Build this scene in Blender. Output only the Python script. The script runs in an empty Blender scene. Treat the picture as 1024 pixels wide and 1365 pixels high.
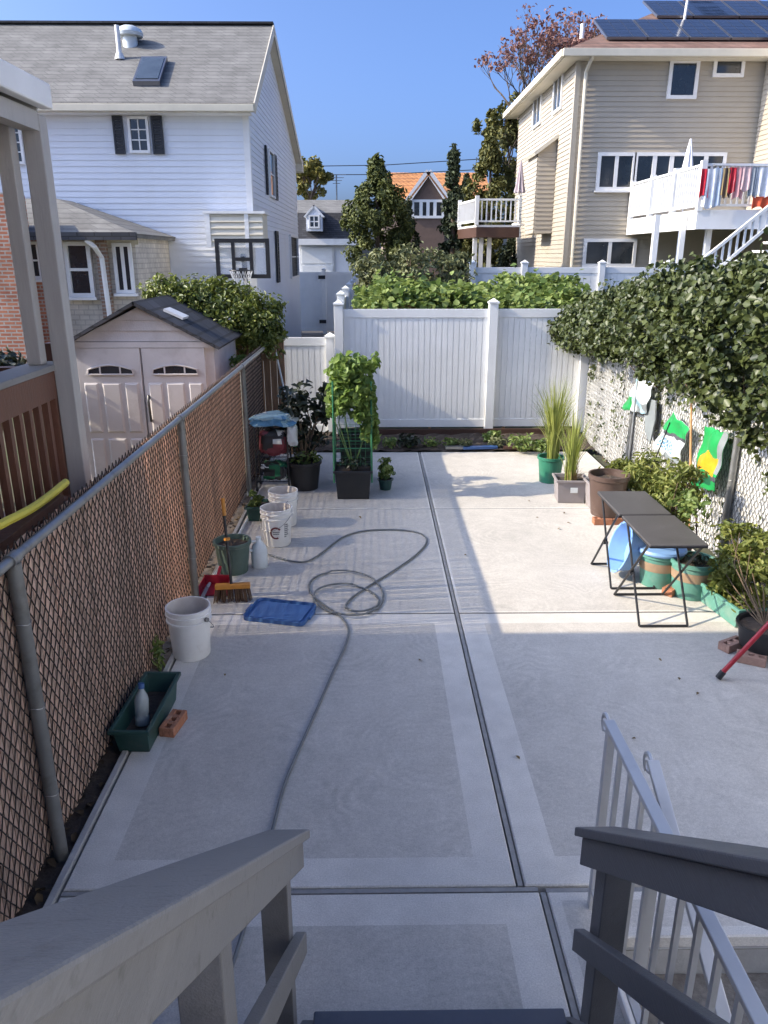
import bpy, math, random
import numpy as np
from mathutils import Vector, Matrix
random.seed(7); RNG = np.random.default_rng(11)
R = math.radians
sc = bpy.context.scene

# ---------------------------------------------------------------- camera, sky, sun, exposure
F_PX = 1020.0; PITCH = R(18.5); YAW = R(0.75); CAM_H = 2.65
cam_d = bpy.data.cameras.new('camera'); cam = bpy.data.objects.new('camera', cam_d)
sc.collection.objects.link(cam); sc.camera = cam
cam.location = (0, 0, CAM_H); cam.rotation_euler = (R(90) - PITCH, 0, -YAW)
cam_d.sensor_fit = 'VERTICAL'; cam_d.sensor_height = 36.0; cam_d.lens = F_PX / 1365.0 * 36.0
cam_d.clip_start = 0.05; cam_d.clip_end = 2000

SUN_TRAVEL = Vector((1.60, 0.16, -1.0)).normalized()
w = bpy.data.worlds.new('World'); sc.world = w; w.use_nodes = True
nt = w.node_tree
sky = nt.nodes.new('ShaderNodeTexSky'); sky.sky_type = 'NISHITA'; sky.sun_disc = False
sky.sun_elevation = math.asin(-SUN_TRAVEL.z); sky.sun_rotation = math.atan2(-SUN_TRAVEL.x, -SUN_TRAVEL.y)
sky.air_density = 0.55; sky.dust_density = 6.0; sky.ozone_density = 9.0; sky.altitude = 200
nt.links.new(sky.outputs[0], nt.nodes['Background'].inputs[0])
nt.nodes['Background'].inputs[1].default_value = 0.15
sun_d = bpy.data.lights.new('sun', 'SUN'); sun_d.energy = 2.85; sun_d.angle = R(0.5); sun_d.color = (1.0, 0.87, 0.66)
sun = bpy.data.objects.new('sun', sun_d); sc.collection.objects.link(sun)
sun.rotation_euler = SUN_TRAVEL.to_track_quat('-Z', 'Y').to_euler(); sun.location = (-20, -2, 15)
vs = sc.view_settings; vs.view_transform = 'Standard'; vs.look = 'None'; vs.gamma = 1.0; vs.exposure = 1.38
vs.use_curve_mapping = False

# ---------------------------------------------------------------- pixel to place (the distance comes from a ground or wall plane)
def ray(px, py):
    u = (px - 512) / F_PX; v = (py - 682.5) / F_PX
    f = math.cos(PITCH) - v * math.sin(PITCH); d = -(math.sin(PITCH) + v * math.cos(PITCH))
    return Vector((u * math.cos(YAW) + f * math.sin(YAW), f * math.cos(YAW) - u * math.sin(YAW), d))
O = Vector((0, 0, CAM_H))
def g(px, py, z=0.0):
    r = ray(px, py); return O + r * ((z - CAM_H) / r.z)
def aY(px, py, Y):
    r = ray(px, py); return O + r * (Y / r.y)
def aX(px, py, X):
    r = ray(px, py); return O + r * (X / r.x)
def onp(px, py, p0, n):
    r = ray(px, py); return O + r * ((p0 - O).dot(n) / r.dot(n))

# ---------------------------------------------------------------- mesh builder
V = Vector
LOC = {}
def wloc(o):
    return LOC.get(o.name, V((0, 0, 0))) if o else V((0, 0, 0))
class MB:
    def __init__(s): s.v = []; s.f = []; s.m = []; s.k = 0
    def add(s, vs, fs):
        b = len(s.v); s.v += [tuple(x) for x in vs]
        for f in fs: s.f.append(tuple(b + i for i in f)); s.m.append(s.k)
        return s
    def mat(s, k): s.k = k; return s
    def box(s, x0, x1, y0, y1, z0, z1):
        return s.add([(x0,y0,z0),(x1,y0,z0),(x1,y1,z0),(x0,y1,z0),(x0,y0,z1),(x1,y0,z1),(x1,y1,z1),(x0,y1,z1)],
            [(0,3,2,1),(4,5,6,7),(0,1,5,4),(1,2,6,5),(2,3,7,6),(3,0,4,7)])
    def bar(s, p0, p1, w, h, up=(0,0,1)):
        p0 = V(p0); p1 = V(p1); d = (p1 - p0).normalized(); sd = d.cross(V(up)).normalized(); u = sd.cross(d)
        vs = []
        for p in (p0, p1):
            for a, b in ((-1,-1),(1,-1),(1,1),(-1,1)): vs.append(p + sd * (a * w / 2) + u * (b * h / 2))
        return s.add(vs, [(3,2,1,0),(4,5,6,7),(0,1,5,4),(1,2,6,5),(2,3,7,6),(3,0,4,7)])
    def cyl(s, p0, p1, r0, r1=None, n=10, cap=True):
        return s.tube([p0, p1], [r0, r0 if r1 is None else r1], n, cap)
    def tube(s, pts, r, n=6, cap=True):
        pts = [V(p) for p in pts]; k = len(pts); rs = r if isinstance(r, (list, tuple)) else [r] * k
        vs = []; ref = None
        for i, p in enumerate(pts):
            d = (pts[min(i+1,k-1)] - pts[max(i-1,0)])
            d = d.normalized() if d.length > 1e-9 else V((0,0,1))
            if ref is None: ref = d.orthogonal().normalized()
            a = (ref - d * ref.dot(d));
            a = a.normalized() if a.length > 1e-6 else d.orthogonal().normalized()
            ref = a; b = d.cross(a)
            for j in range(n):
                t = 2 * math.pi * j / n; vs.append(p + (a * math.cos(t) + b * math.sin(t)) * rs[i])
        fs = [(i*n+j, i*n+(j+1)%n, (i+1)*n+(j+1)%n, (i+1)*n+j) for i in range(k-1) for j in range(n)]
        if cap: fs += [tuple(range(n-1,-1,-1)), tuple((k-1)*n+j for j in range(n))]
        return s.add(vs, fs)
    def lathe(s, prof, c, n=24, caps=(True,True)):
        vs = []; fs = []; k = len(prof)
        for r, z in prof:
            for j in range(n):
                t = 2*math.pi*j/n; vs.append((c[0]+r*math.cos(t), c[1]+r*math.sin(t), c[2]+z))
        for i in range(k-1):
            for j in range(n): fs.append((i*n+j, i*n+(j+1)%n, (i+1)*n+(j+1)%n, (i+1)*n+j))
        if caps[0]: fs.append(tuple(range(n-1,-1,-1)))
        if caps[1]: fs.append(tuple((k-1)*n+j for j in range(n)))
        return s.add(vs, fs)
    def prism(s, pts, d):
        d = V(d); n = len(pts); a = [V(p) for p in pts]; b = [p + d for p in a]
        fs = [tuple(range(n)), tuple(range(2*n-1, n-1, -1))] + [(i, i+n, (i+1)%n+n, (i+1)%n) for i in range(n)]
        return s.add(a + b, fs)
    def quad(s, *p): return s.add(p, [tuple(range(len(p)))])
    def rot(s, c, ang, start=0, axis='Z'):
        M = Matrix.Rotation(ang, 3, axis); c = V(c)
        s.v[start:] = [tuple(M @ (V(p) - c) + c) for p in s.v[start:]]; return s
    def build(s, name, mats, parent=None, smooth=False, bevel=0.0, origin=None, fix=True):
        if not isinstance(mats, (list, tuple)): mats = [mats]
        me = bpy.data.meshes.new(name)
        if parent is not None: o0 = wloc(parent)
        elif origin is not None: o0 = V(origin)
        else:
            a = np.array(s.v); o0 = V((float(a[:,0].mean()), float(a[:,1].mean()), float(a[:,2].min())))
        me.from_pydata([(x-o0.x, y-o0.y, z-o0.z) for x, y, z in s.v], [], s.f)
        for m in mats: me.materials.append(m)
        if len(mats) > 1: me.polygons.foreach_set('material_index', s.m)
        if fix:
            import bmesh
            bm = bmesh.new(); bm.from_mesh(me); bmesh.ops.recalc_face_normals(bm, faces=bm.faces); bm.to_mesh(me); bm.free()
        if smooth:
            me.polygons.foreach_set('use_smooth', [True] * len(me.polygons))
            try: me.set_sharp_from_angle(angle=R(40))
            except Exception: pass
        o = bpy.data.objects.new(name, me); sc.collection.objects.link(o)
        if parent is not None: o.parent = parent; LOC[o.name] = o0
        else: o.location = o0; LOC[o.name] = o0
        if bevel:
            b = o.modifiers.new('bevel', 'BEVEL'); b.width = bevel; b.segments = 2; b.limit_method = 'ANGLE'
        return o
def tag(o, label, cat, group=None):
    o['label'] = label; o['category'] = cat
    if group: o['group'] = group
    return o
def thing(name, label, cat, loc, group=None):
    o = bpy.data.objects.new(name, None); sc.collection.objects.link(o); o.location = loc; o.empty_display_size = .2
    LOC[o.name] = V(loc); return tag(o, label, cat, group)
def struct(o): o['kind'] = 'structure'; return o
def stuff(o): o['kind'] = 'stuff'; return o
def share(src, name, parent, loc, rot=None):
    o = src.copy(); o.name = name; sc.collection.objects.link(o); o.parent = parent; o.location = loc
    if rot: o.rotation_euler = rot
    return o

# ---------------------------------------------------------------- materials
def lin(c):
    return tuple(((x/255)/12.92 if x/255 <= .04045 else ((x/255+.055)/1.055)**2.4) for x in c)
def mat(name, col, rough=.7, var=.18, scale=6.0, bump=0.0, bscale=40.0, metal=0.0, rnd=0.0, stretch=(1,1,1), dirt=None, spec=.5, trans=0.0, coat=0.0):
    m = bpy.data.materials.new(name); m.use_nodes = True; n = m.node_tree.nodes; L = m.node_tree.links
    b = n['Principled BSDF']; b.inputs['Roughness'].default_value = rough; b.inputs['Metallic'].default_value = metal
    b.inputs['Specular IOR Level'].default_value = spec
    if coat: b.inputs['Coat Weight'].default_value = coat
    geo = n.new('ShaderNodeNewGeometry'); mp = n.new('ShaderNodeMapping'); mp.inputs['Scale'].default_value = stretch
    L.new(geo.outputs['Position'], mp.inputs['Vector'])
    no = n.new('ShaderNodeTexNoise'); no.inputs['Scale'].default_value = scale; no.inputs['Detail'].default_value = 6; no.inputs['Roughness'].default_value = .65
    L.new(mp.outputs[0], no.inputs['Vector'])
    hsv = n.new('ShaderNodeHueSaturation'); hsv.inputs['Color'].default_value = (*col, 1)
    mr = n.new('ShaderNodeMapRange'); mr.inputs['From Min'].default_value = .25; mr.inputs['From Max'].default_value = .75
    mr.inputs['To Min'].default_value = 1 - var; mr.inputs['To Max'].default_value = 1 + var
    L.new(no.outputs['Fac'], mr.inputs['Value']); val = mr.outputs[0]
    if rnd:
        oi = n.new('ShaderNodeObjectInfo'); r2 = n.new('ShaderNodeMapRange'); r2.inputs['To Min'].default_value = 1 - rnd; r2.inputs['To Max'].default_value = 1 + rnd
        L.new(oi.outputs['Random'], r2.inputs['Value']); mu = n.new('ShaderNodeMath'); mu.operation = 'MULTIPLY'
        L.new(val, mu.inputs[0]); L.new(r2.outputs[0], mu.inputs[1]); val = mu.outputs[0]
    L.new(val, hsv.inputs['Value']); out = hsv.outputs['Color']
    if dirt:   # (colour, scale, threshold, strength)
        dn = n.new('ShaderNodeTexNoise'); dn.inputs['Scale'].default_value = dirt[1]; dn.inputs['Detail'].default_value = 8; dn.inputs['Roughness'].default_value = .7
        L.new(geo.outputs['Position'], dn.inputs['Vector'])
        dr = n.new('ShaderNodeMapRange'); dr.inputs['From Min'].default_value = dirt[2]; dr.inputs['From Max'].default_value = dirt[2] + .18; dr.inputs['To Max'].default_value = dirt[3]
        L.new(dn.outputs['Fac'], dr.inputs['Value'])
        mx = n.new('ShaderNodeMix'); mx.data_type = 'RGBA'; L.new(dr.outputs[0], mx.inputs[0]); L.new(out, mx.inputs[6]); mx.inputs[7].default_value = (*dirt[0], 1)
        out = mx.outputs[2]
    L.new(out, b.inputs['Base Color'])
    rr = n.new('ShaderNodeMapRange'); rr.inputs['To Min'].default_value = max(.05, rough - .12); rr.inputs['To Max'].default_value = min(1, rough + .12)
    L.new(no.outputs['Fac'], rr.inputs['Value']); L.new(rr.outputs[0], b.inputs['Roughness'])
    if bump:
        bn = n.new('ShaderNodeTexNoise'); bn.inputs['Scale'].default_value = bscale; bn.inputs['Detail'].default_value = 5
        L.new(mp.outputs[0], bn.inputs['Vector'])
        bu = n.new('ShaderNodeBump'); bu.inputs['Strength'].default_value = bump; bu.inputs['Distance'].default_value = .01
        L.new(bn.outputs['Fac'], bu.inputs['Height']); L.new(bu.outputs[0], b.inputs['Normal'])
    if trans:
        tr = n.new('ShaderNodeBsdfTranslucent'); L.new(out, tr.inputs['Color'])
        ms = n.new('ShaderNodeMixShader'); ms.inputs[0].default_value = trans
        L.new(b.outputs[0], ms.inputs[1]); L.new(tr.outputs[0], ms.inputs[2]); L.new(ms.outputs[0], n['Material Output'].inputs['Surface'])
    return m
def leafmat(name, c0, c1, trans=.35, rough=.5, c2=None):
    m = bpy.data.materials.new(name); m.use_nodes = True; n = m.node_tree.nodes; L = m.node_tree.links
    b = n['Principled BSDF']; b.inputs['Roughness'].default_value = rough; b.inputs['Specular IOR Level'].default_value = .45
    geo = n.new('ShaderNodeNewGeometry'); cr = n.new('ShaderNodeValToRGB'); e = cr.color_ramp.elements
    e[0].color = (*c0, 1); e[1].color = (*c1, 1)
    if c2: x = e.new(.9); x.color = (*c1, 1); e[2].color = (*c2, 1)
    no = n.new('ShaderNodeTexNoise'); no.inputs['Scale'].default_value = 2.2; L.new(geo.outputs['Position'], no.inputs['Vector'])
    a = n.new('ShaderNodeMath'); a.operation = 'MULTIPLY_ADD'; L.new(geo.outputs['Random Per Island'], a.inputs[0]); a.inputs[1].default_value = .75
    s2 = n.new('ShaderNodeMath'); s2.operation = 'MULTIPLY'; L.new(no.outputs['Fac'], s2.inputs[0]); s2.inputs[1].default_value = .25
    L.new(s2.outputs[0], a.inputs[2]); L.new(a.outputs[0], cr.inputs[0]); L.new(cr.outputs[0], b.inputs['Base Color'])
    tr = n.new('ShaderNodeBsdfTranslucent'); L.new(cr.outputs[0], tr.inputs['Color'])
    ms = n.new('ShaderNodeMixShader'); ms.inputs[0].default_value = trans
    L.new(b.outputs[0], ms.inputs[1]); L.new(tr.outputs[0], ms.inputs[2]); L.new(ms.outputs[0], n['Material Output'].inputs['Surface'])
    return m
def glassmat(name, col=(.02,.025,.03), rough=.06):
    m = mat(name, col, rough, .5, 1.2, spec=.8); return m
def brickmat(name, c1, c2, mortar, bw=.2, bh=.065, msize=.012, zs=1.0, bump=.4):
    m = bpy.data.materials.new(name); m.use_nodes = True; n = m.node_tree.nodes; L = m.node_tree.links
    b = n['Principled BSDF']; b.inputs['Roughness'].default_value = .9
    geo = n.new('ShaderNodeNewGeometry'); sx = n.new('ShaderNodeSeparateXYZ'); L.new(geo.outputs['Position'], sx.inputs[0])
    ad = n.new('ShaderNodeMath'); L.new(sx.outputs[0], ad.inputs[0]); L.new(sx.outputs[1], ad.inputs[1])
    mz = n.new('ShaderNodeMath'); mz.operation = 'MULTIPLY'; mz.inputs[1].default_value = zs; L.new(sx.outputs[2], mz.inputs[0])
    cx = n.new('ShaderNodeCombineXYZ'); L.new(ad.outputs[0], cx.inputs[0]); L.new(mz.outputs[0], cx.inputs[1])
    br = n.new('ShaderNodeTexBrick'); L.new(cx.outputs[0], br.inputs['Vector'])
    br.inputs['Color1'].default_value = (*c1,1); br.inputs['Color2'].default_value = (*c2,1); br.inputs['Mortar'].default_value = (*mortar,1)
    br.inputs['Scale'].default_value = 1; br.inputs['Brick Width'].default_value = bw; br.inputs['Row Height'].default_value = bh; br.inputs['Mortar Size'].default_value = msize
    no = n.new('ShaderNodeTexNoise'); no.inputs['Scale'].default_value = 1.6; no.inputs['Detail'].default_value = 8; no.inputs['Roughness'].default_value = .7; L.new(geo.outputs['Position'], no.inputs['Vector'])
    hs = n.new('ShaderNodeHueSaturation'); L.new(br.outputs['Color'], hs.inputs['Color'])
    mr = n.new('ShaderNodeMapRange'); mr.inputs['From Min'].default_value = .3; mr.inputs['From Max'].default_value = .7; mr.inputs['To Min'].default_value = .68; mr.inputs['To Max'].default_value = 1.25
    L.new(no.outputs['Fac'], mr.inputs['Value']); L.new(mr.outputs[0], hs.inputs['Value']); L.new(hs.outputs[0], b.inputs['Base Color'])
    bu = n.new('ShaderNodeBump'); bu.inputs['Strength'].default_value = bump; bu.inputs['Distance'].default_value = .01; bu.invert = True
    L.new(br.outputs['Fac'], bu.inputs['Height']); L.new(bu.outputs[0], b.inputs['Normal'])
    return m
def concretemat(name, col, broom, seed=0.0):
    m = bpy.data.materials.new(name); m.use_nodes = True; n = m.node_tree.nodes; L = m.node_tree.links
    b = n['Principled BSDF']; b.inputs['Roughness'].default_value = .85; b.inputs['Specular IOR Level'].default_value = .35
    geo = n.new('ShaderNodeNewGeometry')
    def noise(scale, det=6, st=(1,1,1), dist=0.0, loc=(0,0,0)):
        mp = n.new('ShaderNodeMapping'); mp.inputs['Scale'].default_value = st; mp.inputs['Location'].default_value = loc; L.new(geo.outputs['Position'], mp.inputs['Vector'])
        t = n.new('ShaderNodeTexNoise'); t.inputs['Scale'].default_value = scale; t.inputs['Detail'].default_value = det; t.inputs['Roughness'].default_value = .62; t.inputs['Distortion'].default_value = dist
        L.new(mp.outputs[0], t.inputs['Vector']); return t.outputs['Fac']
    def mrange(x, a, b_, c, d):
        t = n.new('ShaderNodeMapRange'); t.inputs[1].default_value = a; t.inputs[2].default_value = b_; t.inputs[3].default_value = c; t.inputs[4].default_value = d
        L.new(x, t.inputs[0]); return t.outputs[0]
    def mul(a, b_):
        t = n.new('ShaderNodeMath'); t.operation = 'MULTIPLY'; L.new(a, t.inputs[0]); L.new(b_, t.inputs[1]); return t.outputs[0]
    big = mrange(noise(.9, 5, loc=(seed,0,0)), .3, .7, .90, 1.09)
    mid = mrange(noise(7, 8), .3, .7, .92, 1.08)
    fine = mrange(noise(150, 3), .3, .7, .84, 1.16)
    val = mul(mul(big, mid), fine)
    if broom:
        vo = n.new('ShaderNodeTexVoronoi'); vo.inputs['Scale'].default_value = 1.15; L.new(geo.outputs['Position'], vo.inputs['Vector'])
        nn = noise(3.0, 3); ma = n.new('ShaderNodeMath'); ma.operation = 'MULTIPLY_ADD'; L.new(vo.outputs['Distance'], ma.inputs[0]); ma.inputs[1].default_value = 95
        m5 = n.new('ShaderNodeMath'); m5.operation = 'MULTIPLY'; L.new(nn, m5.inputs[0]); m5.inputs[1].default_value = 26; L.new(m5.outputs[0], ma.inputs[2])
        si = n.new('ShaderNodeMath'); si.operation = 'SINE'; L.new(ma.outputs[0], si.inputs[0])
        am = mrange(noise(2.4, 4, loc=(5, 1, 0)), .42, .68, 0, 1); sw_ = mul(si.outputs[0], am)
        val = mul(val, mrange(sw_, -1, 1, .925, 1.075))
        val = mul(val, mrange(noise(46, 4), .3, .7, .90, 1.10))
    hs = n.new('ShaderNodeHueSaturation'); hs.inputs['Color'].default_value = (*col, 1); L.new(val, hs.inputs['Value'])
    # faint streaks along X: sun through the fence slats, painted into the colour
    st = mrange(noise(1.0, 5, (.9, 26, 1), .3, (3.1, 0, 0)), .56, .66, 0, 1)
    wh = mrange(noise(.55, 2, (1, 1, 1), 0, (.3, 1.2, 0)), .48, .62, 0, .14)
    sp = mrange(noise(26, 3), .42, .58, 0, 1)
    k = mul(mul(st, wh), sp)
    mx = n.new('ShaderNodeMix'); mx.data_type = 'RGBA'; L.new(k, mx.inputs[0]); L.new(hs.outputs[0], mx.inputs[6]); mx.inputs[7].default_value = (.62, .61, .59, 1)
    # small dark stains
    dk = mrange(noise(2.3, 9, loc=(7, 2, 0)), .62, .74, 0, .38)
    m2 = n.new('ShaderNodeMix'); m2.data_type = 'RGBA'; L.new(dk, m2.inputs[0]); L.new(mx.outputs[2], m2.inputs[6]); m2.inputs[7].default_value = (col[0]*.6, col[1]*.6, col[2]*.6, 1)
    L.new(m2.outputs[2], b.inputs['Base Color'])
    bu = n.new('ShaderNodeBump'); bu.inputs['Strength'].default_value = .35; bu.inputs['Distance'].default_value = .004
    L.new(noise(120, 4), bu.inputs['Height']); L.new(bu.outputs[0], b.inputs['Normal'])
    return m

M = {}
M['slab'] = concretemat('broomed_concrete', (.495, .465, .418), True)
M['slab_edge'] = concretemat('trowelled_concrete', (.61, .58, .53), False, 4.0)
M['rough_conc'] = mat('rough_concrete', (.20, .18, .155), .95, .35, 30, .8, 60, dirt=((.08,.06,.05), 3, .5, .6))
M['conc_wall'] = mat('concrete_wall', (.38, .37, .35), .9, .2, 5, .3, 50)
M['joint'] = mat('joint_filler', (.27, .265, .255), .9, .2, 20)
M['soil'] = mat('soil', (.055, .040, .030), 1, .4, 14, .9, 30, dirt=((.16,.11,.06), 9, .55, .7))
M['ground'] = mat('ground', (.075, .07, .04), 1, .4, 1.5, .5, 10, dirt=((.05,.08,.02), .8, .45, .8))
M['white_vinyl'] = mat('white_vinyl', (.78, .78, .76), .35, .05, 3, dirt=((.60,.58,.52), 1.3, .5, .22))
M['white_paint'] = mat('white_paint', (.76, .75, .73), .5, .06, 3, dirt=((.5,.47,.42), 2.5, .55, .3))
M['white_siding'] = mat('white_siding', (.70, .72, .76), .5, .05, 1.2, dirt=((.55,.54,.50), .7, .52, .25), stretch=(1,1,.3))
M['tan_siding'] = mat('tan_siding', (.40, .355, .285), .55, .07, 1.5, dirt=((.34,.31,.26), .8, .5, .3))
M['cream'] = mat('cream_trim', (.62, .57, .46), .55, .08, 3)
M['grey_shed'] = mat('shed_resin', (.52, .485, .475), .75, .08, 3, .15, 60, dirt=((.28,.24,.22), 2.5, .52, .4))
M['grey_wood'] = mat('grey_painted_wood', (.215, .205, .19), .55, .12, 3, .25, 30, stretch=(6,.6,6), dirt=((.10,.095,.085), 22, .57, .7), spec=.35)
M['shaded_wood'] = mat('shade_darkened_grey_wood', (.085, .087, .095), .5, .14, 3, .25, 30, stretch=(6,.6,6), dirt=((.05,.05,.05), 10, .58, .5))  # same grey paint with the right rail's shade put into the colour; stringers share it
M['brown_wood'] = mat('brown_stained_wood', (.125, .055, .034), .55, .2, 4, .3, 25, stretch=(4,4,.5), rnd=.12)
M['dark_brown'] = mat('dark_brown_wood', (.075, .035, .022), .6, .25, 4, .3, 25, rnd=.15)
M['plank'] = mat('fence_planks', (.22, .13, .075), .8, .3, 5, .4, 25, stretch=(6,6,.5), rnd=.15)
M['porch_post'] = mat('porch_post_paint', (.36, .34, .315), .5, .10, 4, .15, 30, stretch=(4,4,.5))
M['slat_brown'] = mat('brown_plastic_slat', (.64, .47, .365), .5, .30, 9, rnd=.16, trans=.36, stretch=(1,1,.4))
M['slat_white'] = mat('white_plastic_slat', (.64, .63, .60), .5, .10, 7, rnd=.10, dirt=((.34,.32,.26), 9, .52, .6))
M['wire_dark'] = mat('fence_wire', (.055, .045, .04), .55, .3, 30, metal=.4)
M['wire_grey'] = mat('galvanised_wire', (.26, .26, .25), .5, .25, 30, metal=.5)
M['galv'] = mat('galvanised_pipe', (.30, .30, .29), .42, .18, 8, metal=.75, dirt=((.14,.12,.10), 6, .55, .6))
M['galv_post'] = mat('grey_fence_post', (.20, .20, .185), .5, .15, 8, metal=.45, dirt=((.10,.09,.07), 6, .52, .6))
M['alu'] = mat('silver_painted_rail', (.50, .50, .50), .42, .08, 8, metal=.25, dirt=((.25,.24,.22), 14, .62, .4))
M['shingle_grey'] = brickmat('grey_shingles', (.150,.146,.137), (.185,.18,.168), (.115,.112,.107), .30, .10, .010, 1.0, .5)
M['shingle_brown'] = brickmat('brown_shingles', (.17,.095,.07), (.22,.13,.10), (.11,.07,.055), .30, .14, .012, 1.0, .5)
M['shingle_orange'] = brickmat('orange_tiles', (.46,.20,.07), (.56,.26,.10), (.28,.12,.05), .3, .25, .03)
M['shingle_black'] = brickmat('black_shingles', (.035,.036,.042), (.06,.06,.068), (.02,.02,.022), .30, .09, .01)
M['brick'] = brickmat('red_brick', (.36,.12,.07), (.46,.18,.10), (.40,.34,.29))
M['brick_brown'] = brickmat('brown_brick', (.20,.12,.085), (.28,.17,.12), (.30,.27,.24))
M['stone'] = brickmat('cream_stone', (.52,.47,.40), (.60,.55,.47), (.42,.38,.33), .18, .09, .01)
M['glass'] = glassmat('dark_glass'); M['glass_blue'] = glassmat('sky_glass', (.05,.065,.08), .04)
M['black'] = mat('black_plastic', (.018,.018,.019), .45, .2, 5)
M['black_metal'] = mat('black_metal', (.022,.022,.024), .42, .2, 9, metal=.2)
M['table'] = mat('table_top', (.085,.078,.074), .45, .15, 9, .1, 80)
M['shutter'] = mat('shutter_black', (.018,.02,.024), .5, .2, 6)
M['terracotta'] = mat('loose_brick', (.36,.15,.08), .9, .25, 12, .6, 70, dirt=((.55,.42,.33), 8, .55, .5))
M['bucket'] = mat('white_bucket', (.74,.73,.70), .4, .06, 6, dirt=((.45,.38,.32), 7, .60, .45))
M['bucket_in'] = mat('bucket_inside', (.60,.55,.50), .6, .2, 6)
M['print_red'] = mat('print_red', (.16,.03,.04), .5, .2, 40); M['print_dark'] = mat('print_dark', (.06,.06,.07), .5, .2, 40)
M['green_pot'] = mat('green_plastic_pot', (.030,.175,.105), .42, .16, 7, dirt=((.16,.20,.14), 5, .56, .4))
M['dark_green'] = mat('dark_green_planter', (.020,.060,.050), .45, .2, 7, dirt=((.10,.10,.08), 8, .58, .4))
M['grey_green'] = mat('grey_green_pot', (.075,.115,.095), .55, .2, 8)
M['teal'] = mat('faded_teal_pot', (.10,.27,.22), .5, .14, 6, dirt=((.30,.36,.30), 5, .52, .45))
M['tan_band'] = mat('tan_label_band', (.33,.23,.15), .7, .2, 9)
M['brown_pot'] = mat('brown_plastic_pot', (.085,.052,.040), .5, .16, 6, dirt=((.22,.17,.14), 6, .55, .5))
M['grey_tote'] = mat('grey_tote', (.26,.235,.235), .5, .1, 6, dirt=((.38,.35,.33), 5, .55, .4))
M['blue'] = mat('blue_plastic', (.045,.115,.29), .42, .14, 6, dirt=((.10,.17,.33), 9, .55, .4))
M['lightblue'] = mat('light_blue_plastic', (.20,.36,.66), .45, .12, 5)
M['red'] = mat('red_paint', (.33,.012,.022), .4, .2, 9); M['crimson'] = mat('crimson_plastic', (.30,.012,.03), .4, .2, 9)
M['yellow'] = mat('yellow_plastic', (.58,.50,.06), .5, .14, 7)
M['bamboo'] = mat('bamboo_stake', (.42,.22,.09), .65, .2, 20); M['broom_w'] = mat('broom_orange', (.52,.22,.03), .5, .2, 10); M['bristle'] = mat('broom_bristle', (.10,.055,.03), .9, .4, 60)
M['hose'] = mat('grey_hose', (.155,.165,.165), .5, .15, 15)
M['pvc'] = mat('pale_plastic', (.62,.66,.66), .35, .1, 10); M['bottle'] = mat('cloudy_bottle', (.45,.50,.50), .2, .15, 10, trans=.3)
M['bag_white'] = mat('bag_white', (.76,.80,.78), .35, .08, 8, trans=.25); M['bag_green'] = mat('bag_green', (.02,.34,.085), .35, .15, 8, trans=.2); M['bag_dgreen'] = mat('bag_dark_green', (.015,.13,.06), .35, .2, 8, trans=.2)
M['bag_yellow'] = mat('bag_yellow', (.72,.36,.02), .35, .2, 20, trans=.2); M['bag_blue'] = mat('bag_blue', (.14,.34,.55), .3, .35, 14, trans=.25); M['bag_grey'] = mat('bag_grey', (.20,.22,.22), .5, .2, 8); M['bag_lblue'] = mat('bag_pale_blue', (.42,.62,.70), .35, .2, 12, trans=.25)
M['clr'] = {k: mat('cloth_' + k, c, .9, .15, 9) for k, c in dict(white=(.78,.78,.80), red=(.55,.02,.04), tan=(.40,.28,.13), dark=(.05,.03,.03), pink=(.62,.33,.33), rose=(.72,.50,.48), blue=(.42,.50,.60), orange=(.65,.10,.04), grey=(.30,.33,.36)).items()}
M['solar'] = mat('solar_cells', (.020,.027,.050), .12, .2, 3, spec=.8); M['solar_frame'] = mat('solar_frame', (.20,.21,.24), .35, .1, 4, metal=.8)
M['stem'] = mat('woody_stem', (.13,.09,.055), .9, .3, 15, .5, 40); M['bark'] = mat('bark', (.10,.075,.055), .95, .35, 8, .8, 20); M['green_stem'] = mat('green_stem', (.10,.17,.05), .6, .2, 15)
M['mesh_green'] = mat('green_trellis', (.03,.16,.075), .5, .2, 10)
M['asphalt'] = mat('asphalt', (.05,.047,.047), .95, .25, 6, .5, 60)
L_ivy = leafmat('ivy_leaf', (.014,.028,.008), (.105,.125,.036), .25, .45, (.26,.23,.09))
L_bush = leafmat('laurel_leaf', (.03,.06,.010), (.25,.28,.06), .35, .42, (.34,.33,.09))
L_vine = leafmat('vine_leaf', (.07,.14,.022), (.30,.40,.10), .45, .5)
L_squash = leafmat('squash_leaf', (.06,.12,.025), (.30,.36,.10), .35, .55)
L_dark = leafmat('dark_leaf', (.012,.018,.010), (.040,.050,.026), .15, .45, (.075,.055,.04))
L_herb = leafmat('herb_leaf', (.08,.12,.022), (.33,.34,.085), .4, .55)
L_grass = leafmat('reed_leaf', (.16,.22,.04), (.45,.46,.13), .4, .5)
L_conif = leafmat('conifer', (.026,.045,.013), (.17,.185,.045), .2, .7)
L_conif2 = leafmat('dark_conifer', (.016,.028,.014), (.065,.085,.034), .15, .7)
L_yellowc = leafmat('yellowish_conifer', (.045,.06,.015), (.20,.185,.05), .2, .7)
L_autumn = leafmat('autumn_leaf', (.10,.12,.03), (.34,.28,.07), .35, .6)
L_red = leafmat('red_leaf', (.15,.06,.055), (.34,.19,.16), .35, .7, (.20,.14,.07))
L_grey = leafmat('grey_green_leaf', (.08,.10,.04), (.28,.29,.14), .3, .6)
L_brown = leafmat('dry_leaf', (.09,.06,.03), (.30,.21,.09), .3, .8)
L_litter = leafmat('leaf_litter', (.03,.02,.012), (.13,.085,.04), .1, .9)

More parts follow.
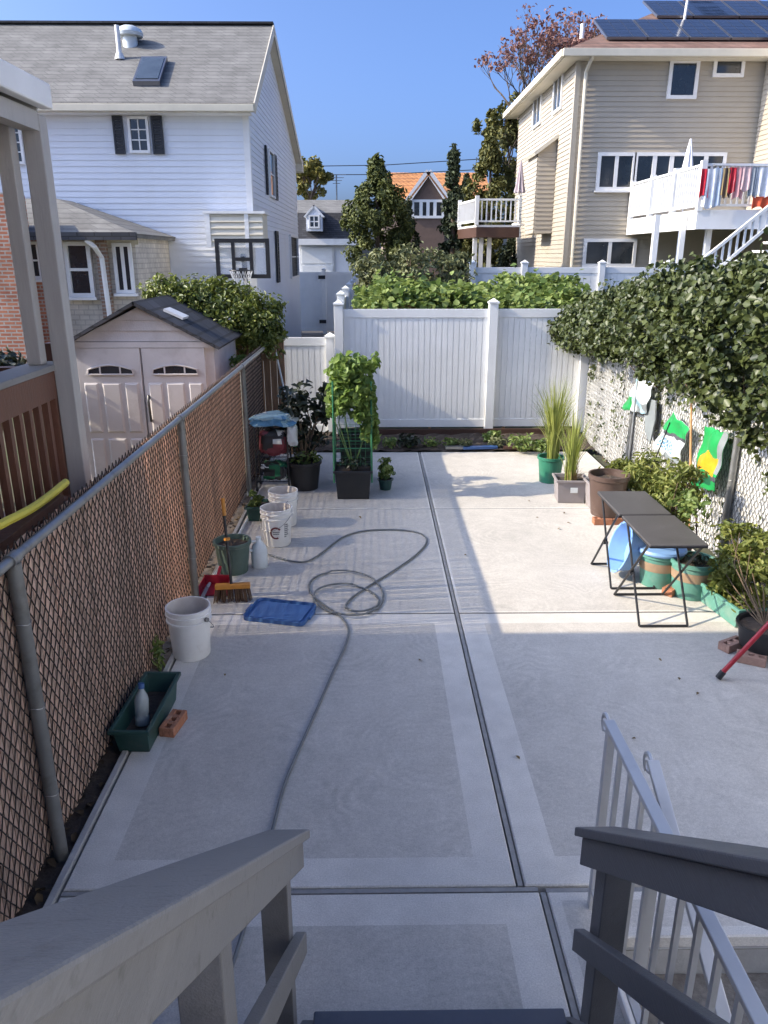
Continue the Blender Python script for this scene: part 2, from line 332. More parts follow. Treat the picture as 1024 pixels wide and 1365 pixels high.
# ---------------------------------------------------------------- foliage helpers
def leaf_mesh(name, pts, size, m, parent, asp=.62, up=.6, out=None, var=.35, droop=.25, fold=.16):
    P = np.asarray(pts, dtype=float); N = len(P); o0 = np.array(wloc(parent))
    n = RNG.normal(size=(N,3)) * .7; n[:,2] += up
    if out is not None: n += out
    n /= np.linalg.norm(n, axis=1)[:,None] + 1e-9
    d = RNG.normal(size=(N,3)); d[:,2] -= droop; d -= n * (d*n).sum(1)[:,None]; d /= np.linalg.norm(d, axis=1)[:,None] + 1e-9
    s = np.cross(n, d); L = size * (1 + RNG.uniform(-var, var, N)); W = L * asp * .5
    L = L[:,None]; W = W[:,None]; F = L * fold; c = P - d*L*.5
    vs = np.stack([c, c + d*L*.28 - s*W*.9 + n*F, c + d*L*.66 - s*W*.75 + n*F*.7, c + d*L - n*F*.4, c + d*L*.66 + s*W*.75 + n*F*.7, c + d*L*.28 + s*W*.9 + n*F], 1).reshape(-1,3) - o0
    me = bpy.data.meshes.new(name); me.vertices.add(N*6); me.vertices.foreach_set('co', vs.astype(np.float32).ravel())
    b = (np.arange(N)*6)[:,None]; idx = np.concatenate([b+np.array([[0,3,2,1]]), b+np.array([[0,5,4,3]])], 1).reshape(-1)
    me.loops.add(N*8); me.loops.foreach_set('vertex_index', idx.astype(np.int32))
    me.polygons.add(N*2); me.polygons.foreach_set('loop_start', np.arange(0, N*8, 4, dtype=np.int32)); me.polygons.foreach_set('loop_total', np.full(N*2, 4, dtype=np.int32))
    me.update(); me.validate(); me.materials.append(m)
    o = bpy.data.objects.new(name, me); sc.collection.objects.link(o); o.parent = parent; LOC[o.name] = V(o0); return o
def blob(c, r, n, shell=.55):
    d = RNG.normal(size=(n,3)); d /= np.linalg.norm(d, axis=1)[:,None]
    q = RNG.uniform(shell, 1, n)[:,None] ** .7
    return np.array(c) + d * q * np.array(r), d
def clumps(c, r, k, n, cr, shell=.35, flat=.8):
    """k clumps spread through an ellipsoid, n leaves in each"""
    C, _ = blob(c, r, k, shell); P = []; D = []
    for q in C:
        s = cr * random.uniform(.6, 1.35); p, d = blob(q, (s, s, s*flat), max(3, int(n * random.uniform(.6, 1.4))), .2); P.append(p)
        o = q - np.array(c); D.append(d*.5 + o / (np.linalg.norm(o) + 1e-9) * .6)
    return np.concatenate(P), np.concatenate(D), C
def limbs(name, base, tips, m, parent, r0, r1=.006, n=6, sag=.15):
    mb = MB(); base = V(base)
    for t in tips:
        t = V(t); mid = base.lerp(t, .5) + V((random.uniform(-1,1), random.uniform(-1,1), random.uniform(.2,1))) * (t-base).length * sag
        mb.tube([base, base.lerp(mid, .6), mid, t], [r0, r0*.8, (r0+r1)/2, r1], n)
    return mb.build(name, m, parent, smooth=True)
def tree_limbs(mb, p, d, L, r, depth, tips, spread=.55, up=.15):
    q = p + d * L; m_ = p + d * L * .5 + V((random.uniform(-1,1), random.uniform(-1,1), 0)) * L * .06
    mb.tube([p, m_, q], [r, r*.85, r*.7], 6 if r > .05 else 4, cap=False)
    if depth == 0: tips.append(q); return
    for i in range(random.choice((2, 3, 3))):
        nd = (d + V((random.uniform(-1,1), random.uniform(-1,1), random.uniform(-.5,.8))) * spread + V((0,0,up))).normalized()
        tree_limbs(mb, q if i else m_.lerp(q, random.uniform(.5, 1)), nd, L * random.uniform(.62, .85), r * random.uniform(.5, .68), depth-1, tips, spread, up)

# ================================================================ GROUND AND PATIO
PIT = (0.97, 1.95, -1.5, 2.40)
mb = MB(); GZ = -.06
for a, b, c, d in ((-400, PIT[0], -400, 700), (PIT[1], 400, -400, 700), (PIT[0], PIT[1], PIT[3], 700), (PIT[0], PIT[1], -400, PIT[2])):
    mb.quad((a,c,GZ),(b,c,GZ),(b,d,GZ),(a,d,GZ))
struct(mb.build('ground', M['ground'], origin=(0,0,GZ)))
patio = bpy.data.objects.new('patio', None); sc.collection.objects.link(patio); struct(patio); LOC['patio'] = V((0,0,0))
def slab(x0, x1, y0, y1, bd=.17, name='slab'):
    m_ = MB(); z = 0.0; c = .006
    def ring(i, zz): return [(x0+i,y0+i,zz),(x1-i,y0+i,zz),(x1-i,y1-i,zz),(x0+i,y1-i,zz)]
    r = ring(0,-.055) + ring(0,-c) + ring(c,0) + ring(bd,0)
    q = lambda a: [(a*4+i, a*4+(i+1)%4, a*4+4+(i+1)%4, a*4+4+i) for i in range(4)]
    m_.mat(1).add(r, q(0)+q(1)+q(2)); m_.mat(0).add(ring(bd,0), [(0,1,2,3)])
    return m_.build(name, [M['slab'], M['slab_edge']], patio)
for y0, y1 in ((2.69,5.412),(5.43,8.02),(8.038,10.60)):
    bd_ = .17 if y0 < 3 else .02; slab(-1.38,.622,y0,y1,bd_); slab(.662,3.04,y0,y1,bd_)
slab(-1.38,.715,-1.2,2.652)
slab(.752,.965,-1.2,2.652,.05); slab(.972,3.04,2.41,2.652,.05); slab(1.96,3.04,-1.2,2.40,.1)
mb = MB()
mb.box(.631,.653,2.69,10.6,-.05,-.004); mb.box(-1.38,.715,2.659,2.681,-.05,-.004); mb.box(.7225,.7445,-1.2,2.652,-.05,-.004); mb.box(.752,3.04,2.660,2.682,-.05,-.012)
mb.build('joint_filler', M['joint'], patio)
mb = MB()
for ya, yb in ((5.4125,5.4295),(8.0205,8.0375)): mb.box(-1.38,.622,ya,yb,-.05,-.0035); mb.box(.662,3.04,ya,yb,-.05,-.0035)
mb.build('joint_sealant', mat('dark_joint_sealant', (.075,.072,.068), .9, .3, 20), patio)
mb = MB(); mb.box(-1.425,-1.392,1.0,10.6,-.055,.012); mb.build('edging_strip', M['conc_wall'], patio, bevel=.004)
# soil strips and bed
mb = MB(); mb.box(-1.75,-1.43,-1,10.65,-.058,-.02); struct(mb.build('soil_strip', M['soil']))
mb = MB(); nx, ny = 60, 12
for j in range(ny+1):
    for i in range(nx+1):
        mb.v.append((-1.75+5.0*i/nx, 10.62+.86*j/ny, .02+.09*j/ny+random.uniform(-.02,.02)))
for j in range(ny):
    for i in range(nx): a = j*(nx+1)+i; mb.f.append((a,a+1,a+nx+2,a+nx+1)); mb.m.append(0)
struct(mb.build('garden_bed', M['soil'], smooth=False))
# terrace behind
mb = MB(); mb.box(2.0,60,16.9,60,-.05,.6); struct(mb.build('terrace', M['ground']))
mb = MB(); mb.box(-3.6,-.7,22,60,-.055,.02); struct(mb.build('driveway', M['asphalt']))

# stairwell with its steps
well = bpy.data.objects.new('stairwell', None); sc.collection.objects.link(well); struct(well); LOC['stairwell'] = V((0,0,0))
x0, x1, y0, y1 = PIT
mb = MB(); mb.box(x0-.07,x0-.004,y0,y1,-2.2,-.058); mb.box(x1+.004,x1+.07,y0,y1,-2.2,-.058); mb.box(x0-.07,x1+.07,y1+.002,y1+.1,-2.2,-.058); mb.box(x0-.07,x1+.07,y0-.1,y0-.002,-2.2,-.058); mb.build('well_wall', M['conc_wall'], well)
mb = MB(); mb.box(x0-.066,x0-.006,y0,y1-.01,.003,.05); mb.build('kerb', M['white_paint'], well, bevel=.006)
for i in range(9):
    mb = MB(); mb.box(x0+.001,x1-.001,y1-.30*(i+1),y1-.30*i-.002,-2.0,-.19*(i+1)); mb.build('step', M['rough_conc'], well)
mb = MB(); mb.box(x0,x1,y0,y1-2.71,-2.2,-1.9); mb.build('well_floor', M['rough_conc'], well)

# ================================================================ WOODEN STAIRS WITH RAILS (the photographer stands at their top)
st = thing('wooden_stairs', 'grey painted wooden stairs with handrails leading down to the concrete patio', 'stairs', (.2,1.95,0))
ML = .80; GW, DW = M['grey_wood'], M['shaded_wood']
M['tread'] = mat('blue_grey_tread', (.085,.092,.115), .55, .12, 5, .2, 30, dirt=((.14,.14,.14), 8, .56, .4))
for i in range(5):
    mb = MB(); yf = 1.95 - .235*i; zt = .195*(i+1); mb.box(-.215,.645,yf-.262,yf,zt-.04,zt); mb.build('tread', M['tread'], st, bevel=.006)
for xs in (-.26, .652):
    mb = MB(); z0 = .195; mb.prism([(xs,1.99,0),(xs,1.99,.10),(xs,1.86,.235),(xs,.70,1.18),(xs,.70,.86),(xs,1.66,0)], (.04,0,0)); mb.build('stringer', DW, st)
mb = MB(); mb.box(-1.2,1.6,-1.4,.70,1.10,1.17); mb.build('deck_floor', M['tread'], st)
mb = MB()
for xx in (-1.1, 1.5):
    for yy in (-1.3, .6): mb.box(xx-.05,xx+.05,yy-.05,yy+.05,-.055,1.10)
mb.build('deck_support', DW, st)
def stair_rail(xi, sgn, wm):
    """xi inner edge of the cap; sgn -1 for the left rail, +1 for the right"""
    yE, zE, y2 = 2.086, .815, -.35
    z2 = zE + (yE-y2)*ML; sl = V((0, y2-yE, z2-zE)).normalized(); nrm = V((0, .625, .781))
    xa = xi; xb = xi + sgn*.14
    lo, hi = min(xa,xb), max(xa,xb)
    mb = MB(); mb.prism([(lo,yE+.02,zE-.032),(hi,yE+.02,zE-.032),(hi,yE+.02,zE+.006),(lo,yE+.02,zE+.006)], (0,y2-yE,z2-zE)); mb.build('cap_rail', wm, st, bevel=.005)
    xs0, xs1 = xi + sgn*.022, xi + sgn*.060
    lo, hi = min(xs0,xs1), max(xs0,xs1)
    mb = MB(); mb.prism([(lo,yE,zE-.135),(hi,yE,zE-.135),(hi,yE,zE-.0195),(lo,yE,zE-.0195)], (0,y2-yE,z2-zE)); mb.build('side_rail', wm, st, bevel=.004)
    zm = .41
    mb = MB(); mb.prism([(lo,yE-.01,zm-.10),(hi,yE-.01,zm-.10),(hi,yE-.01,zm),(lo,yE-.01,zm)], (0,y2-yE,z2-zE)); mb.build('mid_rail', wm, st, bevel=.004)
    p0, p1 = xi + sgn*.063, xi + sgn*.152
    lo, hi = min(p0,p1), max(p0,p1)
    for yy in ((1.99, 1.12, .30) if sgn < 0 else (1.99, .62)):
        zt = zE + (yE-yy)*ML - .04 - .045*ML
        mb = MB(); mb.box(lo,hi,yy-.045,yy+.045, 0.002 if yy > 1.5 else max(.002,(1.95-yy)*.83-.25), zt); mb.build('post', wm, st, bevel=.004)
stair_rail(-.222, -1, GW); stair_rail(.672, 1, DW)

# ================================================================ SILVER METAL RAILINGS BESIDE THE STAIRWELL
rl = thing('metal_railing', 'silver metal guard rail with scroll end standing along the stairwell edge', 'railing', (.925,2.58,0), 'silver railings of the stairwell')
def scroll(mb, c, r, pl):
    pts = [V(c) + V((0, math.cos(t)*r*(1-t/14), math.sin(t)*r*(1-t/14))) for t in np.linspace(-1.2, 6.6, 26)]
    mb.tube(pts, pl, 6)
mb = MB(); mb.bar((.925,2.60,.90),(.925,-.60,.90),.045,.022); mb.build('top_rail', M['alu'], rl, bevel=.004)
mb = MB(); scroll(mb, (.925,2.625,.872), .042, .009); mb.build('scroll', M['alu'], rl, smooth=True)
mb = MB(); mb.bar((.925,2.55,.10),(.925,-.55,.10),.03,.016); mb.build('bottom_rail', M['alu'], rl)
for yy in (2.565, 1.2, -.2):
    mb = MB(); mb.box(.909,.941,yy-.016,yy+.016,.002,.888); mb.build('post', M['alu'], rl)
base = None
for i in range(22):
    yy = 2.44 - .125*i
    if abs(yy-1.2) < .05 or abs(yy+.2) < .05: continue
    if base is None:
        mb = MB(); mb.box(.916,.934,yy-.009,yy+.009,.109,.888); base = mb.build('baluster', M['alu'], rl); by = yy
    else: share(base, 'baluster', rl, (0, yy-by, 0))
hr = thing('stair_handrail', 'silver sloping handrail going down into the stairwell with scroll end', 'railing', (1.06,2.36,-.19), 'silver railings of the stairwell')
A, B = V((1.03,2.39,.87)), V((1.03,.10,-.28))
mb = MB(); mb.bar(A, B, .045, .022); mb.build('top_rail', M['alu'], hr, bevel=.004)
mb = MB(); scroll(mb, (1.03,2.42,.835), .042, .009); mb.build('scroll', M['alu'], hr, smooth=True)
for yy in (2.25, 1.15, .30):
    k = int((2.40-yy)/.30); mb = MB(); zt = A.z + (A.y-yy)*(B.z-A.z)/(A.y-B.y); mb.box(1.015,1.045,yy-.015,yy+.015,-.19*(k+1),zt-.012); mb.build('post', M['alu'], hr)

# ================================================================ CHAIN-LINK FENCES WITH SLATS
def chain_fence(name, label, X, y0, y1, h, posts, slat_m, wire_m, side, rail_z, pitch=.030, sw=.0234, post_m=None, zt=None):
    """runs along Y at X; the yard lies on side (+1 or -1); posts stand on the yard side"""
    t = thing(name, label, 'fence', (X, (y0+y1)/2, 0))
    n = int((y1-y0)/pitch); base = None
    for i in range(n):
        yy = y0 + pitch*(i+.5)
        if base is None:
            mb = MB(); mb.box(X-.003,X+.003,t.location.y-sw/2,t.location.y+sw/2,.03,h-.02); base = mb.build('slat', slat_m, t); base.location = (0, yy-t.location.y, 0)
        else:
            share(base, 'slat', t, (random.uniform(-.002,.002), yy-t.location.y+random.uniform(-.0024,.0024), random.uniform(-.012,.012)), (random.uniform(-.002,.002),0,random.uniform(-.12,.12)))
    mb = MB(); hp = .048; k = int((h-.02)/hp); r = .0021
    vs = []; fs = []
    for i in range(n+1):
        ya = y0 + pitch*i; b = len(vs)
        for j in range(k+1):
            yy = ya + (pitch*.5 if (j+i) % 2 else -pitch*.5); z = .03 + hp*j; xx = X + side*(.0075 + (.003 if j % 2 else 0))
            if j == k: z += .01
            vs += [(xx-r,yy-r,z),(xx+r,yy-r,z),(xx+r,yy+r,z),(xx-r,yy+r,z)]
        for j in range(k):
            q = b + 4*j
            for e in range(4): fs.append((q+e, q+(e+1)%4, q+4+(e+1)%4, q+4+e))
    mb.add(vs, fs); o = mb.build('wire_mesh', wire_m, t, fix=False); o['kind'] = 'stuff'
    xp = X + side*.042
    mb = MB(); mb.cyl((xp,y0,rail_z),(xp,y1,rail_z),.022,n=12); mb.build('top_rail', M['galv'], t, smooth=True)
    for yy in posts:
        mb = MB(); mb.cyl((xp,yy,-.055),(xp,yy,rail_z-.018),.031,n=14); p = mb.build('post', post_m or M['galv_post'], t, smooth=True)
        mb = MB(); mb.cyl((xp,yy-.035,rail_z),(xp,yy+.035,rail_z),.029,n=12)
        for zz in (.35, .8, 1.2): mb.tube([(xp + .034*math.cos(a), yy + .034*math.sin(a), zz+.004*math.sin(3*a)) for a in np.linspace(0, 6.28, 13)], .0022, 4)
        mb.build('rail_clamp', M['galv'], p, smooth=True)
    return t
chain_fence('slatted_chain_fence', 'brown slatted chain link fence with grey pipe rail beside the shed', -1.51, 1.55, 10.35, 1.52, (2.90,5.74,8.62), M['slat_brown'], M['wire_dark'], 1, 1.485)
chain_fence('slatted_chain_fence', 'white slatted chain link fence overgrown with ivy along its top', 3.16, 3.2, 11.3, 1.62, (3.7,6.38,9.1), M['slat_white'], M['wire_grey'], -1, 1.56, sw=.0262, post_m=M['galv'])

# ================================================================ WHITE VINYL FENCES
def vpost(t, x, y, z0, z1, s=.064, m=None):
    m = m or M['white_vinyl']
    mb = MB(); mb.box(x-s,x+s,y-s,y+s,z0,z1); p = mb.build('post', m, t, bevel=.004)
    mb = MB(); c = s+.014; mb.box(x-c,x+c,y-c,y+c,z1+.001,z1+.025); b = len(mb.v)
    mb.add([(x-c+.01,y-c+.01,z1+.026),(x+c-.01,y-c+.01,z1+.026),(x+c-.01,y+c-.01,z1+.026),(x-c+.01,y+c-.01,z1+.026),(x,y,z1+.075)], [(0,1,4),(1,2,4),(2,3,4),(3,0,4),(3,2,1,0)])
    mb.build('cap', m, p); return p
def vpanel(t, A, B, z0, z1, bw=.085, m=None, name='panel'):
    """tongue and groove panel between A and B (xy), with top and bottom rails"""
    m = m or M['white_vinyl']; A = V((*A,0)); B = V((*B,0)); d = (B-A); L = d.length; d.normalize(); n = V((d.y,-d.x,0))
    def bx(mb, u0,u1,w0,w1,za,zb):
        vs = [A+d*u+n*w_+V((0,0,z)) for z in (za,zb) for u,w_ in ((u0,w0),(u1,w0),(u1,w1),(u0,w1))]
        mb.add(vs, [(0,3,2,1),(4,5,6,7),(0,1,5,4),(1,2,6,5),(2,3,7,6),(3,0,4,7)])
    mb = MB(); k = max(1, round(L/bw)); w_ = L/k
    for i in range(k): bx(mb, i*w_+.006, (i+1)*w_-.006, -.012, .012, z0+.09, z1-.09)
    bx(mb, .001, L-.001, -.004, .004, z0+.08, z1-.08)
    p = mb.build(name, m, t)
    mb = MB(); bx(mb, .002, L-.002, -.022, .022, z0, z0+.12); mb.build('bottom_rail', m, p, bevel=.003)
    mb = MB(); bx(mb, .002, L-.002, -.022, .022, z1-.12, z1); mb.build('top_rail', m, p, bevel=.003)
    return p
YF = 11.45
vf = thing('vinyl_fence', 'tall white vinyl privacy fence closing the far end of the patio', 'fence', (1.2,YF,0))
xs = [aY(453,500,YF).x, aY(654,500,YF).x, 3.12]
vpost(vf, xs[0], YF, 0, 1.98); vpost(vf, xs[1], YF, 0, 2.0); vpost(vf, xs[2], YF, 0, 1.95)
vpanel(vf, (xs[0]+.064,YF), (xs[1]-.064,YF), .185, 1.92); vpanel(vf, (xs[1]+.064,YF+.03), (xs[2]-.064,YF+.03), .185, 1.92)
lf = thing('vinyl_fence', 'lower white vinyl fence panel between wooden fence and tall vinyl fence', 'fence', (-1.1,YF+.25,0))
vpost(lf, aY(441,500,YF+.2).x, YF+.2, 0, 1.50); vpanel(lf, (-2.1,YF+.2), (aY(441,500,YF+.2).x-.064,YF+.2), .06, 1.50)
sf = thing('vinyl_fence', 'white vinyl side fence running from the tall fence towards the far gate', 'fence', (-.56,19,0))
ys = [13.6,15.9,18.2,20.5,22.8,25.1,27.4]; px_ = -.56; prev = YF+.07
for i, yy in enumerate(ys):
    vpost(sf, px_, yy, -.05, 2.02); vpanel(sf, (px_, prev+.064), (px_, yy-.064), .1, 1.90, .15); prev = yy
gt = thing('vinyl_gate', 'white vinyl gate with black hinges at the end of the driveway', 'gate', (-1.9,27.9,0))
YG = 27.9; ga, gb, gc = aY(391,400,YG).x, aY(430,400,YG).x, aY(470,400,YG).x
vpost(gt, ga-.07, YG, -.05, 2.2); vpost(gt, gb+.07, YG, -.05, 2.2)
vpanel(gt, (ga,YG), (gb,YG), .12, 2.12, .15, name='gate_leaf'); vpanel(gt, (gb+.14,YG), (gc,YG), .12, 2.12, .15)
for zz in (.45, 1.95):
    mb = MB(); mb.box(gb-.12,gb+.12,YG-.10,YG-.066,zz-.06,zz+.06); mb.build('hinge', M['black_metal'], gt)
mb = MB(); mb.box(ga+.03,ga+.12,YG-.07,YG-.025,1.15,1.35); mb.build('latch', M['black_metal'], gt)
ff = thing('vinyl_fence', 'white vinyl fence in front of the tan house beyond the vegetable bed', 'fence', (6,17.2,.6))
xs = [aY(p,360,17.2).x for p in (630,699,802,890,980,1060)]
for i, x in enumerate(xs):
    vpost(ff, x, 17.2, .55, 2.50)
    if i: vpanel(ff, (xs[i-1]+.064,17.2), (x-.064,17.2), .62, 2.42, .15)

# wooden board fence in the far left corner
wf = thing('wooden_board_fence', 'short brown vertical board fence in the corner behind the shed', 'fence', (-1.66,10.9,0))
x = -2.02
while x < -1.35:
    mb = MB(); mb.box(x,x+.088,10.885,10.905,-.055,1.62+random.uniform(-.01,.02)); mb.build('board', M['plank'], wf); x += .094
mb = MB(); mb.box(-2.02,-1.35,10.907,10.945,.35,.44); mb.box(-2.02,-1.35,10.907,10.945,1.25,1.34); mb.build('cross_rail', M['plank'], wf)
mb = MB(); mb.box(-1.34,-1.26,10.87,10.95,-.055,1.7); mb.build('post', M['plank'], wf)
# dark board along the foot of the vinyl fence
mb = MB(); mb.box(-.45,3.1,11.335,11.378,.0,.17); tag(mb.build('retaining_board', M['dark_brown']), 'dark brown board along the foot of the tall white vinyl fence', 'board')

# ================================================================ BUILDINGS
def mbx(mb, ax, pl, sg, a0, a1, d0, d1, z0, z1):
    e0, e1 = sorted((pl+sg*d0, pl+sg*d1))
    if ax == 'Y': mb.box(min(a0,a1),max(a0,a1),e0,e1,z0,z1)
    else: mb.box(e0,e1,min(a0,a1),max(a0,a1),z0,z1)
def window(t, ax, pl, sg, a0, a1, z0, z1, nx=1, ny=1, fw=.06, fm=None, gm=None, mu=.03, dep=.07, sill=False):
    fm = fm or M['white_paint']; gm = gm or M['glass']; a0, a1 = sorted((a0,a1)); z0, z1 = sorted((z0,z1))
    mb = MB(); mbx(mb,ax,pl,sg,a0,a0+fw,.0,dep,z0,z1); mbx(mb,ax,pl,sg,a1-fw,a1,.0,dep,z0,z1)
    mbx(mb,ax,pl,sg,a0+fw,a1-fw,.0,dep,z0,z0+fw); mbx(mb,ax,pl,sg,a0+fw,a1-fw,.0,dep,z1-fw,z1)
    A0, A1, Z0, Z1 = a0+fw, a1-fw, z0+fw, z1-fw; w_ = (A1-A0)/nx; h_ = (Z1-Z0)/ny
    for i in range(1,nx): mbx(mb,ax,pl,sg,A0+w_*i-mu/2,A0+w_*i+mu/2,.02,dep-.012,Z0,Z1)
    for j in range(1,ny): mbx(mb,ax,pl,sg,A0,A1,.02,dep-.016,Z0+h_*j-mu/2,Z0+h_*j+mu/2)
    if sill: mbx(mb,ax,pl,sg,a0-.04,a1+.04,0,dep+.05,z0-.05,z0-.003)
    o = mb.build('window', fm, t)
    for i in range(nx):
        for j in range(ny):
            mb = MB(); mbx(mb,ax,pl,sg,A0+w_*i+.001,A0+w_*(i+1)-.001,.024,.034,Z0+h_*j+.001,Z0+h_*(j+1)-.001); mb.build('pane', gm, o)
    return o
def siding(t, m, ax, pl, sg, z0, z1, lo, hi, pitch=.12, dep=.016, name='siding'):
    mb = MB(); z = z0
    lo_ = lo if callable(lo) else (lambda q: lo); hi_ = hi if callable(hi) else (lambda q: hi)
    P = (lambda a,d,zz: (a, pl+sg*d, zz)) if ax == 'Y' else (lambda a,d,zz: (pl+sg*d, a, zz))
    while z < z1-1e-4:
        zt = min(z+pitch, z1); a0,b0,a1,b1 = lo_(z),hi_(z),lo_(zt),hi_(zt)
        mb.quad(P(a0,dep,z),P(b0,dep,z),P(b1,.002,zt),P(a1,.002,zt)); mb.quad(P(a0,0,z),P(b0,0,z),P(b0,dep,z),P(a0,dep,z)); z = zt
    return mb.build(name, m, t, fix=False)
def shutter(t, ax, pl, sg, a0, a1, z0, z1):
    a0, a1 = sorted((a0,a1)); z0, z1 = sorted((z0,z1)); mb = MB(); f = min(.05, (a1-a0)*.2)
    mbx(mb,ax,pl,sg,a0,a0+f,.01,.05,z0,z1); mbx(mb,ax,pl,sg,a1-f,a1,.01,.05,z0,z1); mbx(mb,ax,pl,sg,a0+f,a1-f,.01,.048,z0,z0+.06); mbx(mb,ax,pl,sg,a0+f,a1-f,.01,.048,z1-.06,z1)
    z = z0+.06
    while z < z1-.08: mbx(mb,ax,pl,sg,a0+f,a1-f,.015,.035+.01*((int(z*100)//5)%2),z,z+.04); z += .05
    return mb.build('shutter', M['shutter'], t)
def roof_slab(t, pts, th, m, name='roof'):
    n = (V(pts[1])-V(pts[0])).cross(V(pts[2])-V(pts[0])).normalized()
    if n.z < 0: n = -n
    mb = MB(); mb.prism(pts, -n*th); return mb.build(name, m, t)

# ---- white house
XW, YW = -2.5, 17.0
wh = thing('white_house', 'two storey white sided house with grey shingle roof and black shutters', 'house', (-7,22,0))
YR, YB = 20.6, 27.0; ZR = aX(357,29,-2.4).z - .03; EV = .30; ZE = (aY(338,141,YW-EV-.08).z*(YR-YW) + EV*ZR)/(YR-YW+EV)
mb = MB(); mb.prism([(XW-.004,YW+.004,-.05),(XW-.004,YB,-.05),(XW-.004,YB,ZE),(XW-.004,YR,ZR-.16),(XW-.004,YW+.004,ZE)], (-14,0,0)); mb.build('wall', M['white_siding'], wh)
siding(wh, M['white_siding'], 'Y', YW, -1, 0, ZE-.1, -16.4, XW+.006, .115)
def wlo(z): return YW if z < ZE else YW + (z-ZE)/(ZR-.16-ZE)*(YR-YW)
def whi(z): return YB if z < ZE else YB - (z-ZE)/(ZR-.16-ZE)*(YB-YR)
siding(wh, M['white_siding'], 'X', XW, 1, 0, ZR-.2, wlo, whi, .115)
mb = MB(); mb.box(XW-.10,XW+.022,YW-.022,YW+.10,0,ZE-.1); mb.build('corner_trim', M['white_paint'], wh)
sl = (ZR-ZE)/(YR-YW); xr = XW+.18; yE = YW-EV
roof_slab(wh, [(xr,yE,ZE-EV*sl+.06),(xr,YR,ZR+.06),(-17,YR,ZR+.06),(-17,yE,ZE-EV*sl+.06)], .10, M['shingle_grey'])
sb = (ZR-ZE)/(YB-YR)
roof_slab(wh, [(xr,YB+.4,ZE-.4*sb+.06),(xr,YR,ZR+.06),(-17,YR,ZR+.06),(-17,YB+.4,ZE-.4*sb+.06)], .10, M['shingle_grey'])
mb = MB(); mb.bar((-17,YR,ZR+.085),(xr+.01,YR,ZR+.085),.22,.04); mb.build('ridge_cap', M['shingle_black'], wh)
mb = MB(); mb.box(-17,xr+.01,yE-.11,yE-.004,ZE-EV*sl-.10,ZE-EV*sl+.03); mb.build('gutter', M['cream'], wh, bevel=.01)
mb = MB(); mb.box(-17,XW+.1,yE,YW-.004,ZE-EV*sl-.12,ZE-EV*sl-.085); mb.build('soffit', M['white_paint'], wh)
mb = MB(); mb.bar((xr+.012,yE,ZE-EV*sl-.03),(xr+.012,YR,ZR-.03),.02,.20); mb.bar((xr+.012,YB+.4,ZE-.4*sb-.03),(xr+.012,YR,ZR-.03),.02,.20); mb.bar((xr-.09,yE+.2,ZE-.2*sl-.12),(xr-.09,YR,ZR-.14),.16,.02); mb.bar((xr-.09,YB+.2,ZE-.2*sb-.12),(xr-.09,YR,ZR-.14),.16,.02); mb.build('rake_board', M['cream'], wh)
mb = MB(); mb.box(XW-.02,xr+.03,YB-.05,YB+.5,ZE-.35,ZE+.02); mb.build('cornice_return', M['cream'], wh)
def wY(x0,y0,x1,y1,Y): a = aY(x0,y0,Y); b = aY(x1,y1,Y); return a.x, b.x, b.z, a.z
def wX(x0,y0,x1,y1,X): a = aX(x0,y0,X); b = aX(x1,y1,X); return a.y, b.y, b.z, a.z
a0,a1,z0,z1 = wY(169,155,201,204,YW-.05); window(wh,'Y',YW,-1,a0,a1,z0,z1,2,3,.05,mu=.02)
zz0, zz1 = z0-.02, z1+.01
a0,a1,_,_ = wY(150,155,169,204,YW); shutter(wh,'Y',YW-.016,-1,a0,a1-.01,zz0,zz1)
a0,a1,_,_ = wY(200,155,219,204,YW); shutter(wh,'Y',YW-.016,-1,a0+.02,a1+.02,zz0,zz1)
a0,a1,z0,z1 = wY(2,160,34,219,YW-.05); window(wh,'Y',YW,-1,a0-.3,a1,z0,z1,3,4,.05,mu=.02)
for q in ((350,172,354,232),(362,185,367,240)):
    a0,a1,z0,z1 = wX(*q,XW); shutter(wh,'X',XW+.016,1,a0,a1,4.0,5.05)
a0,_,_,_ = wX(354,172,362,240,XW); a1 = wX(361,172,362,240,XW)[0]; window(wh,'X',XW,1,a0+.05,a1-.05,4.0,5.05,1,2,.05)
for q in ((366,330,371,378),(385,312,394,372)):
    a0,a1,_,_ = wX(*q,XW); shutter(wh,'X',XW+.016,1,a0,a1,2.0,3.25)
a0 = wX(373,0,373,1,XW)[0]; a1 = wX(384,0,384,1,XW)[0]; window(wh,'X',XW,1,a0,a1,2.0,3.25,1,2,.06)
# projecting cream box bay
a0,a1,z0,z1 = wY(274,285,352,330,16.3)
mb = MB(); mb.box(a0,a1,16.3,16.983,z0,z1); mb.build('bay_box', M['cream'], wh); siding(wh, M['cream'], 'Y', 16.3, -1, z0, z1, a0, a1, .12, dep=.035, name='bay_siding')
mb = MB(); mb.box(a0-.02,a0+.08,16.265,16.30,z0,z1); mb.box(a1-.36,a1-.28,16.265,16.30,z0,z1); mb.box(a0-.05,a1+.05,16.25,16.983,z1+.002,z1+.05); mb.build('bay_trim', M['white_paint'], wh)
